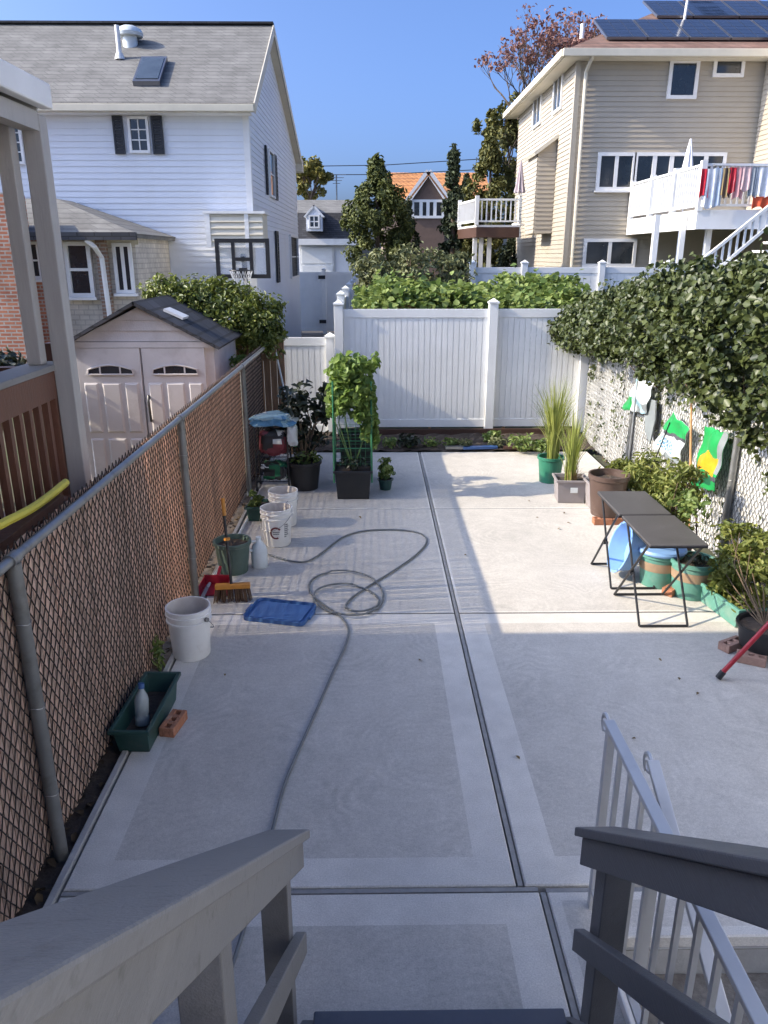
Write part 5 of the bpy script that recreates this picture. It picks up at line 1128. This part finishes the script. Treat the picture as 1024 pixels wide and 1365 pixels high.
mb = MB(); mb.lathe([(.025,.262),(.025,.285),(.02,.287)], (c.x,c.y,.001), 14); mb.build('cap', M['pvc'], t, smooth=True)
mb = MB(); mb.tube([(c.x-.02,c.y-.02,.25),(c.x-.075,c.y-.05,.255),(c.x-.09,c.y-.06,.20),(c.x-.06,c.y-.04,.16)], .010, 8); mb.build('handle', M['pvc'], t, smooth=True)
# stick along the fence foot
a = g(258,812); b = g(341,672); mb = MB(); mb.cyl((-1.40,a.y+.4,.02),(-1.33,b.y-.4,.02),.013,n=8); tag(mb.build('pale_pole', M['pvc']), 'thin pale pole lying along the foot of the brown slatted fence', 'pole')
# small green planter with grass-like plant
c = g(345,694); c.y += .1; t = thing('planter_trough', 'small green planter box with low plants behind the white buckets', 'planter', (c.x,c.y,0)); trough(t, (c.x,c.y,.002), .30, .20, .16, R(80), M['dark_green'], soil=.8)
herb(t, (c.x,c.y,.22), (.12,.12,.09), 260, .06, L_squash, .3, .8, 8, None, (c.x,c.y,.1))

# shelf cart with bags
c = g(372,655); CX, CY = -1.20, c.y+.15
t = thing('wire_cart', 'black wire shelf cart loaded with bags in the left corner', 'cart', (CX,CY,0))
for sx_ in (-.19,.19):
    for sy_ in (-.15,.15): mb = MB(); mb.cyl((CX+sx_,CY+sy_,.03),(CX+sx_,CY+sy_,.82),.010,n=8); mb.build('upright', M['black_metal'], t, smooth=True)
for z in (.12,.42,.78):
    mb = MB(); mb.tube([(CX-.19,CY-.15,z),(CX+.19,CY-.15,z),(CX+.19,CY+.15,z),(CX-.19,CY+.15,z),(CX-.19,CY-.15,z)], .007, 6)
    for i in range(9): x = CX-.17+.0425*i; mb.cyl((x,CY-.15,z+.002),(x,CY+.15,z+.002),.0028,n=5)
    mb.build('shelf', M['black_metal'], t)
for sx_ in (-.19,.19):
    mb = MB(); mb.cyl((CX+sx_-.012,CY-.15,.032),(CX+sx_+.012,CY-.15,.032),.03,n=14); mb.cyl((CX+sx_-.012,CY+.15,.032),(CX+sx_+.012,CY+.15,.032),.03,n=14); mb.build('wheel', M['black'], t)
def sack(name, lb, c, r, mats, seed, zone, rough=1.0, droop=0.0):
    """crumpled bag: rounded box with creases"""
    from mathutils import noise as mn
    mb = MB(); nu, nv = 44, 24; c = V(c); off = V((seed*3.7, seed*1.3, seed*.7))
    for j in range(nv+1):
        for i in range(nu):
            u = 2*math.pi*i/nu; v = -math.pi/2+math.pi*j/nv; ex = .45
            cu, su = math.cos(u), math.sin(u); cv, sv = math.cos(v), math.sin(v); f = lambda q: math.copysign(abs(q)**ex, q)
            p = V((f(cu)*abs(cv)**ex, f(su)*abs(cv)**ex, f(sv)))
            k = 1 + rough*(.22*mn.noise(p*1.6+off) + .16*abs(mn.noise(p*4+off)) - .10*abs(mn.noise(p*9+off)))
            q = V((p.x*r[0]*k, p.y*r[1]*k, (p.z*k+1)*r[2])); q.z -= droop*max(0,(abs(p.x)+abs(p.y))-.9)*r[2]
            mb.v.append((c.x+q.x, c.y+q.y, c.z+q.z))
    for j in range(nv):
        for i in range(nu):
            mb.f.append((j*nu+i,j*nu+(i+1)%nu,(j+1)*nu+(i+1)%nu,(j+1)*nu+i)); w_ = mb.v[j*nu+i]
            mb.m.append(zone(mn.noise(V(w_)*9+off), mn.noise(V(w_)*4+off*2), j/nv))
    return tag(mb.build(name, mats, smooth=True), lb, 'bag')
sack('plastic_bag', 'crumpled blue and white plastic bag lying on top of the wire cart', (CX+.04,CY,.80), (.24,.18,.055), [M['bag_lblue'],M['bag_blue'],M['bag_white']], 3, lambda a,b,v: 1 if a > .15 else (2 if b < -.05 else 0), 1.5, .8)
sack('soil_bag', 'dark red printed soil bag on the middle shelf of the wire cart', (CX+.02,CY-.02,.43), (.165,.125,.145), [M['print_red'],M['black'],M['bag_white'],M['dark_green']], 5, lambda a,b,v: 2 if (a > .32 and b > -.1) else (1 if b > .12 else (3 if b < -.25 else 0)))
sack('plastic_bag', 'green and white plastic bag hanging from the right side of the wire cart', (CX+.25,CY-.13,.56), (.055,.05,.11), [M['bag_green'],M['bag_white']], 8, lambda a,b,v: 1 if a+b > .1 else 0, 1.4)
sack('plastic_bag', 'pale white and green bag on the bottom shelf of the wire cart', (CX+.03,CY-.03,.13), (.15,.12,.10), [M['bag_white'],M['bag_dgreen'],M['black']], 9, lambda a,b,v: 1 if a > .1 else (2 if b < -.1 else 0), 1.3)
# dark potted shrub in the corner
c = g(405,655); c.y += .15
t = thing('potted_shrub', 'dark leaved shrub in a black pot beside the wire cart', 'potted plant', (c.x,c.y,0)); pot(t, (c.x,c.y,.002), .20, .16, .34, M['black'])
cc = aY(412,562,c.y+.1); P, D, C = clumps((cc.x-.08,c.y+.15,cc.z+.02), (.34,.30,.48), 36, 22, .13, .2); leaf_mesh('foliage', P, .10, L_dark, t, .5, .4, D, .4, .3)
q = aY(445,520,c.y+.2); p, d = blob((q.x-.05,q.y,q.z), (.13,.10,.12), 50, .1); leaf_mesh('top_foliage', p, .12, L_dark, t, .5, .4, d*.4)
P, D = blob((c.x+.02,c.y,.36), (.20,.16,.10), 120, .1); leaf_mesh('low_foliage', P, .06, L_squash, t, .5, .5, D*.4)
limbs('stems', (c.x,c.y,.28), [tuple(x) for x in C[:16]] + [(q.x-.05,q.y,q.z)], M['stem'], t, .012, .004)
# poles leaning in the corner
for i, (pa, pb, m) in enumerate((((368,470),(398,605),'pvc'),((384,515),(392,600),'bamboo'))):
    A = aY(*pa,10.78); B = g(*pb); B.y = 10.5; B.z = 0; mb = MB(); mb.cyl(B, A, .012, n=8); tag(mb.build('leaning_pole', M[m], smooth=True), ('white plastic pole' if i == 0 else 'thin bamboo cane') + ' leaning against the board fence corner', 'pole')

# black planter with green mesh trellis and vine
c = g(471,667); VX, VY = c.x, c.y+.22
t = thing('trellis_planter', 'square black planter with green mesh trellis and bright climbing vine', 'planter', (VX,VY,0)); trough(t, (VX,VY,.002), .42, .42, .34, 0, M['black'], soil=.85)
for sx_ in (-.215,.215):
    for sy_ in (-.18,.18):
        mb = MB(); mb.cyl((VX+sx_,VY+sy_,.20),(VX+sx_*.98,VY+sy_,1.35),.010,n=8); mb.build('trellis_post', M['mesh_green'], t, smooth=True)
mb = MB()
for z in np.arange(.42,1.3,.075):
    for (a,b),(e,f_) in (((-.215,-.18),(.215,-.18)),((.215,-.18),(.215,.18)),((.215,.18),(-.215,.18)),((-.215,.18),(-.215,-.18))): mb.cyl((VX+a,VY+b,z),(VX+e,VY+f_,z),.0013,n=3,cap=False)
for u in np.linspace(-.2,.2,8):
    for s_ in (-.18,.18): mb.cyl((VX+u,VY+s_,.4),(VX+u,VY+s_,1.3),.0013,n=3,cap=False)
    for s_ in (-.215,.215): mb.cyl((VX+s_,VY+u*.85,.4),(VX+s_,VY+u*.85,1.3),.0013,n=3,cap=False)
stuff(mb.build('trellis_net', M['mesh_green'], t))
mb = MB(); mb.tube([(VX-.215,VY-.18,.60),(VX+.215,VY-.18,.60),(VX+.215,VY+.18,.60),(VX-.215,VY+.18,.60),(VX-.215,VY-.18,.60)], .006, 6); mb.build('trellis_bar', M['mesh_green'], t)
cc = aY(470,517,VY)
P = []; D = []
for q, r_, k in (((cc.x-.03,VY,1.42),(.26,.24,.22),560),((cc.x+.05,VY-.05,1.18),(.23,.22,.24),520),((cc.x+.17,VY-.08,.92),(.12,.14,.26),260),((cc.x-.17,VY-.05,1.15),(.12,.16,.24),200),((cc.x+.24,VY-.1,.72),(.06,.08,.14),70)):
    p, d = blob(q, r_, k, .15); P.append(p); D.append(d*.7)
leaf_mesh('vine_foliage', np.concatenate(P), .085, L_vine, t, .75, .5, np.concatenate(D), .4, .4)
for i in range(14):
    a = random.uniform(0,6.28); q = (cc.x+.27*math.cos(a), VY+.24*math.sin(a), random.uniform(.85,1.6)); p, d = blob(q, (.05,.05,.09), 22, .1); leaf_mesh('vine_shoot', p, .075, L_vine, t, .7, .4, d*.5)
limbs('vine_stems', (VX,VY,.3), [(VX-.15,VY,1.4),(VX+.1,VY-.1,1.45),(VX+.15,VY+.1,1.2),(VX-.1,VY+.12,1.3)], M['green_stem'], t, .009, .004)
p, d = blob((VX,VY,.38), (.18,.18,.07), 110, .1); leaf_mesh('low_foliage', p, .06, L_dark, t, .6, .6, d*.4)
o = thing('black_crate', 'dark plastic crate standing behind the trellis planter', 'crate', (VX,VY+.45,0))
trough(o, (VX+.02,VY+.62,.002), .40, .34, .62, 0, M['black'], soil=0, name='crate_body')
c = g(514,655); c.y += .09; t = thing('potted_shrub', 'little bushy green shrub in a small dark pot beside the trellis planter', 'potted plant', (c.x,c.y,0)); pot(t, (c.x,c.y,.002), .085, .065, .13, M['dark_green'])
P, D, C = clumps((c.x,c.y,.26), (.09,.09,.15), 16, 26, .05, .1); leaf_mesh('foliage', P, .05, L_squash, t, .5, .6, D); limbs('stems', (c.x,c.y,.10), [tuple(x) for x in C[:8]], M['green_stem'], t, .006, .003)

# garden hose
hp = [(297,1325),(312,1285),(330,1225),(350,1160),(366,1100),(378,1050),(398,1003),(424,945),(446,893),(463,858),(466,838),(454,822),(431,808),(412,791),(412,776),(431,765),(462,763),(492,770),(510,785),(511,804),(498,819),(474,825),(446,821),(423,808),(416,796),(429,785),(458,780),(490,786),(508,801),(499,815),(477,820),(459,814),(464,802),(482,789),(506,774),(530,759),(553,743),(568,728),(569,717),(556,710),(525,707),(490,708),(462,714),(444,726),(425,742),(408,751),(388,750),(362,742),(338,735)]
pts = [g(*p) for p in hp]
def smooth(pts, it=2):
    for _ in range(it):
        o_ = [pts[0]]
        for a, b in zip(pts, pts[1:]): o_ += [a.lerp(b,.25), a.lerp(b,.75)]
        pts = o_ + [pts[-1]]
    return pts
sp = smooth(pts, 2); sp = [V((p.x, p.y, .012 + (.013 if 60 < i < 130 and (i//9) % 2 else 0))) for i, p in enumerate(sp)]
mb = MB(); mb.tube(sp, .0085, 8); tag(mb.build('garden_hose', M['hose'], smooth=True), 'grey garden hose snaking and coiled across the concrete patio', 'hose')
# yellow strip beyond the fence
a = aX(88,643,-1.62); b = aX(40,680,-1.62); e = aX(-10,704,-1.62)
mb = MB(); mb.tube(smooth([a, a.lerp(b,.5)+V((0,0,-.005)), b, e, e+V((0,-.5,.02))],2), .021, 8); tag(mb.build('yellow_tube', M['yellow'], smooth=True), 'yellow flexible tube lying between porch and brown slatted fence', 'tube')
zz_ = min(a.z,e.z)-.03
mb = MB(); mb.box(PX+.065,-1.59,2.2,a.y-.12,zz_-.04,zz_); mb.box(PX+.065,-1.62,2.3,2.4,-.02,zz_-.041); mb.box(PX+.065,-1.62,a.y-.3,a.y-.2,-.02,zz_-.041); tag(mb.build('ledge_board', M['dark_brown']), 'dark board ledge along the porch edge under the yellow tube', 'ledge')

# ================================================================ RIGHT SIDE
def reeds(t, c, n, h, spread, m=L_grass, w=.012):
    vs = []; fs = []; o0 = wloc(t)
    for i in range(n):
        a = random.uniform(0,6.283); r0 = random.uniform(0,.07); L = h*random.uniform(.55,1.05); b = spread*random.uniform(.1,1); ww = w*random.uniform(.7,1.3)
        p = V((c[0]+r0*math.cos(a), c[1]+r0*math.sin(a), c[2])); sd = V((-math.sin(a+random.uniform(-1,1)), math.cos(a), 0)).normalized(); k = 6; base = len(vs)
        for j in range(k):
            q = j/(k-1); x = p + V((math.cos(a),math.sin(a),0))*b*q**2.2 + V((0,0,1))*L*(q-.18*q**3*(b/spread)); wj = ww*(1-q**3*.95)
            vs += [x-sd*wj/2-o0, x+sd*wj/2-o0]
        for j in range(k-1): fs.append((base+2*j,base+2*j+1,base+2*j+3,base+2*j+2))
    me = bpy.data.meshes.new('reed_leaves'); me.from_pydata([tuple(v) for v in vs],[],fs); me.materials.append(m); o = bpy.data.objects.new('reed_leaves', me); sc.collection.objects.link(o); o.parent = t; return o
c = g(736,646); c.y += .15
t = thing('potted_reeds', 'green round pot holding tall yellow green reeds by the white fence', 'potted plant', (c.x,c.y,0)); pot(t, (c.x,c.y,.002), .155, .125, .32, M['green_pot']); reeds(t, (c.x+.02,c.y,.27), 230, 1.10, .36)
c = g(763,672); c.y += .16
t = thing('potted_reeds', 'grey plastic tote with cut reeds growing in it', 'potted plant', (c.x,c.y,0)); trough(t, (c.x,c.y,.002), .34, .30, .27, R(-4), M['grey_tote'], soil=.85)
reeds(t, (c.x,c.y,.22), 120, .9, .28); reeds(t, (c.x+.02,c.y-.02,.22), 90, .20, .13, L_brown, .008)
mb = MB(); mb.box(c.x-.02,c.x+.06,c.y-.155,c.y-.151,.13,.19); mb.rot(c,R(-4)); mb.build('label', M['pvc'], t)
# brown pot on bricks
c = g(800,700); c.y += .17; c.x += .10
for i, (dx, dy, a) in enumerate(((-.07,-.13,0),(.13,-.12,.1),(.02,.06,.0))):
    if i < 2: loose_brick('brick under the tall brown pot, ' + ('corner nearest the folding tables' if i == 1 else 'corner nearest the grey tote'), (c.x+dx,c.y+dy,.002), a, size=(.19,.09,.065))
    else: loose_brick('brick under the tall brown pot on the fence side', (c.x+dx,c.y+dy,.002), a, size=(.19,.09,.065))
t = thing('brown_pot', 'tall brown plastic pot standing on bricks near the folding tables', 'pot', (c.x,c.y,.068)); pot(t, (c.x,c.y,.068), .20, .155, .44, M['brown_pot']); BP = c
# bushy herbs
c = g(852,690); HX, HY = 2.52, g(850,695).y+.35
t = thing('bushy_herb', 'bushy yellow green herb growing behind the folding tables', 'potted plant', (HX,HY,0)); trough(t, (HX,HY,.002), .55, .34, .30, R(90), M['grey_tote'])
cc = aY(856,640,HY); herb(t, (cc.x,HY,cc.z), (.34,.55,.26), 2400, .075, L_herb, .35, .5, 20, None, (HX,HY,.25))
cc2 = aX(905,668,2.62); t = thing('bushy_herb', 'taller straggly herb beside the bamboo stake', 'potted plant', (2.62,cc2.y,0)); pot(t, (2.62,cc2.y,.002), .16,.13,.28, M['brown_pot'])
herb(t, (2.62,cc2.y,cc2.z), (.20,.34,.40), 1100, .065, L_herb, .4, .4, 16, M['stem'], (2.62,cc2.y,.22)); 
P, D = blob((2.60,cc2.y-.25,.72), (.16,.25,.12), 160, .1); leaf_mesh('trailing_foliage', P, .06, L_squash, t, .6, .5, D*.4)
# folding tables
def folding_table(lb, x0, x1, y0, y1, h):
    t = thing('folding_table', lb, 'table', ((x0+x1)/2,(y0+y1)/2,0), 'black folding tray tables')
    mb = MB(); mb.box(x0,x1,y0,y1,h-.016,h); mb.build('table_top', M['table'], t, bevel=.006)
    mb = MB(); e = .006; mb.tube([(x0+e,y0+e,h-.020),(x1-e,y0+e,h-.020),(x1-e,y1-e,h-.020),(x0+e,y1-e,h-.020),(x0+e,y0+e,h-.020)], .008, 6); mb.build('rim', M['black_metal'], t)
    i_ = .012; ya, yb = y0+.14, y1+.03
    for k, (yb0, yt0, ix) in enumerate(((y1+.01,y0+.06,.010),(y0+.10,y1-.06,.028))):
        f = [(x0+ix,yt0,h-.026),(x0+ix,yb0,.010),(x1-ix,yb0,.010),(x1-ix,yt0,h-.026)]
        for a, b in ((0,1),(3,2)): mb = MB(); mb.cyl(f[a], f[b], .0095, n=8); mb.build('leg', M['black_metal'], t, smooth=True)
        mb = MB(); mb.cyl(V(f[1])+V((0,0,.001)), V(f[2])+V((0,0,.001)), .0095, n=8); mb.build('foot_bar', M['black_metal'], t, smooth=True)
    mb = MB(); ym = (y0+y1)/2+.02; mb.cyl((x0+.002,ym,h*.47),(x0+.04,ym,h*.47),.014,n=8); mb.build('pivot', M['black_metal'], t)
    return t
folding_table('black folding tray table standing closest to the tall brown pot', 1.95, 2.37, 5.75, 6.38, .70)
folding_table('black folding tray table standing closest to the teal trough', 1.96, 2.38, 5.06, 5.72, .70)
# blue tub under tables
c = g(836,745); c = V((2.24,6.12,0)); mb = MB()
t = thing('blue_basin', 'pale blue plastic basin leaning under the folding tables', 'basin', c); mb.lathe([(.17,0),(.215,.13),(.23,.135),(.23,.142),(.21,.142),(.165,.01),(.001,.008)], (c.x,c.y,.24), 28); mb.rot((c.x,c.y,.24),R(-74),axis='Y'); mb.build('basin', M['lightblue'], t, smooth=True)
# teal pots
c = g(882,788); c.y += .17; c.x += .02
t = thing('teal_pot', 'teal round pot with tan band and blue lid under the folding table', 'pot', (c.x,c.y,0)); pot(t, (c.x,c.y,.002), .175,.14,.30, M['teal'], M['tan_band'])
mb = MB(); mb.lathe([(.205,0),(.21,.015),(.20,.035),(.06,.04),(.001,.04)], (c.x,c.y,.303), 28); mb.build('lid', M['lightblue'], t, smooth=True)
c = g(930,803); c.y += .16
t = thing('teal_pot', 'teal round pot with tan band and bare soil beside the teal trough', 'pot', (c.x,c.y,0)); pot(t, (c.x,c.y,.002), .175,.145,.31, M['teal'], M['tan_band'])
P, D = blob((c.x+.02,c.y,.31), (.12,.12,.05), 60, .1); leaf_mesh('seedlings', P, .05, L_dark, t, .5, .8, D*.4)
mb = MB(); q = g(893,792); loose_brick('broken brick piece lying beside the teal pot under the table', (q.x,q.y,.002), .7, size=(.11,.09,.06))
A = g(935,800); B = g(985,838); c = (A+B)/2+V((.06,.03,0)); an_ = math.atan2((B-A).y,(B-A).x)
t = thing('planter_trough', 'teal planter trough with leafy greens beside the teal pot', 'planter', (c.x,c.y,0)); trough(t, (c.x,c.y,.002), .60, .20, .17, an_, M['teal'], soil=.75)
P, D = blob((c.x+.02,c.y+.02,.20), (.16,.10,.07), 46, .1); leaf_mesh('foliage', P, .12, L_squash, t, .45, .5, D*.5); limbs('stems', (c.x,c.y,.1), [tuple(x) for x in P[:10]], M['green_stem'], t, .006, .003)
# right shrub in dark pot on bricks
c = g(1004,885); c.y += .14; c.x += .12
for i, (dx, dy, a) in enumerate(((-.13,-.12,-.5),(-.17,.08,.5),(.10,.02,.2))):
    loose_brick(('pale brick under the black pot, lying beside the red pole','pale brick under the black pot, pointing at the teal trough','pale brick under the black pot on the fence side')[i], (c.x+dx,c.y+dy,.002), a, size=(.19,.09,.06), m=mat('pale_brick',(.33,.20,.15),.9,.25,12,.6,70))
t = thing('potted_shrub', 'airy yellow green shrub in a black pot standing on bricks by the white fence', 'potted plant', (c.x,c.y,.065)); pot(t, (c.x,c.y,.065), .18,.15,.17, M['black'])
cc = aX(1000,765,2.86); P, D, C = clumps((2.84,cc.y,cc.z), (.22,.40,.42), 70, 34, .10, .15); leaf_mesh('foliage', P, .055, L_herb, t, .5, .5, D, .4, .3); limbs('stems', (c.x,c.y,.20), [tuple(x) for x in C[:22]], M['stem'], t, .006, .002)
A = g(957,906); B = aY(1030,828,A.y); B = A+(B-A)*((3.13-A.x)/(B.x-A.x)); mb = MB()
t = thing('red_pole', 'dark red metal pole with black foot leaning on the white fence', 'pole', (A.x,A.y,0)); mb.cyl((A.x,A.y,.02), B, .016, n=10); mb.build('shaft', M['red'], t, smooth=True)
d_ = (B-V((A.x,A.y,.02))).normalized(); mb = MB(); mb.cyl((A.x,A.y,.012), V((A.x,A.y,.02))+d_*.05, .021, n=10); mb.build('foot', M['black'], t, smooth=True)

# bags hung on the white fence
def hung_bag(lb, quad, X, zone, mats, seed, tilt=.0):
    """crumpled bag pinned flat against the fence; quad = 4 photo corners (tl,tr,br,bl)"""
    c4 = [aX(px,py,X) for px,py in quad]; mb = MB(); nu, nv = 40, 44; rnd = random.Random(seed); ph = [rnd.uniform(0,6) for _ in range(4)]
    def q(u,v,s): 
        p = c4[0].lerp(c4[1],u).lerp(c4[3].lerp(c4[2],u),v); e = math.sin(math.pi*u)**.5*math.sin(math.pi*v)**.5
        return p + V((-s*(.006+.035*e)+.012*math.sin(9*u+ph[0]+3*v)+.010*math.sin(13*v+ph[1]-4*u), 0, .006*math.sin(20*u+ph[2])))
    k = (nu+1)*(nv+1)
    for s in (1,0):
        for j in range(nv+1):
            for i in range(nu+1): mb.v.append(tuple(q(i/nu,j/nv,s)))
    w_ = nu+1
    for j in range(nv):
        for i in range(nu): a = j*w_+i; z_ = zone((i+.5)/nu,(j+.5)/nv); mb.f += [(a,a+1,a+w_+1,a+w_),(k+a,k+a+w_,k+a+w_+1,k+a+1)]; mb.m += [z_,0]
    for j in range(nv):
        for c_ in (0,nu): a = j*w_+c_; mb.f.append((a,a+w_,k+a+w_,k+a)); mb.m.append(0)
    for i in range(nu):
        for r_ in (0,nv): a = r_*w_+i; mb.f.append((a,a+1,k+a+1,k+a)); mb.m.append(0)
    return tag(mb.build('hung_bag', mats, smooth=True), lb, 'bag', 'empty bags pinned to the fence')
hung_bag('white and pale blue bag with green corner pinned high on the white fence', ((850,505),(872,508),(862,552),(829,545)), 3.05, lambda u,v: 1 if (u < .42 and v > .55 and u+v < 1.45) else (2 if abs(u-v*.9) < .09 else (3 if v > .7 and u > .6 else 0)), [M['bag_white'],M['bag_green'],M['bag_lblue'],M['bag_grey']], 2)
hung_bag('white bag with green top and blue lettering left of the bamboo stake', ((896,549),(921,572),(903,619),(871,598)), 3.04, lambda u,v: 1 if v < .40-.1*u else (3 if .40 < v+.1*u < .48 and u > .25 else (2 if (.52 < v < .82 and .18 < u < .78 and (int(u*16)+int(v*18)) % 2) else (4 if v > .86 and u > .5 else 0))), [M['bag_white'],M['bag_green'],M['bag_blue'],M['print_dark'],M['bag_grey']], 4)
hung_bag('green bag with orange yellow picture pinned right of the bamboo stake', ((944,568),(969,578),(953,655),(920,648)), 3.03, lambda u,v: 1 if (.40+.06*math.sin(9*u) < v < .72+.07*math.sin(7*u+1) and .15+.1*math.sin(6*v) < u < .9) else (2 if (v > .75 and u < .8 and v < .9) else (4 if (.76 < v < .84 and u > .7) else (3 if u > .85 and v < .7 else 0))), [M['bag_green'],M['bag_yellow'],M['bag_dgreen'],M['bag_grey'],M['print_dark']], 6)
c = aX(858,512,3.06); e = aX(852,595,3.06)
mb = MB(); pp = [aX(x,y,3.07) for x,y in ((858,530),(874,534),(873,560),(866,592),(860,575))]; mb.prism([tuple(p) for p in pp], (.015,0,0)); tag(mb.build('folded_sack', M['bag_grey']), 'grey tapering folded sack hanging below the white bag', 'sack')
def stake(lb, pa, pb, X, r, m):
    A = aX(*pa,X); B = aX(*pb,X-.12); B.z = max(0.0, B.z); mb = MB(); mb.tube([A, A.lerp(B,.5)+V((.005,.004,0)), B], [r*.85,r,r], 8); return tag(mb.build('garden_stake', M[m], smooth=True), lb, 'stake')
stake('orange brown bamboo stake standing between the two hung bags', (922,514), (918,735), 3.0, .012, 'bamboo')
stake('grey stake leaning towards the high white bag', (850,508), (836,625), 3.02, .010, 'galv')
stake('thin dark stake crossing the lettered white bag', (893,563), (862,640), 3.0, .007, 'black_metal')
stake('dark stake rising under the green picture bag', (925,620), (929,720), 2.98, .008, 'dark_brown')
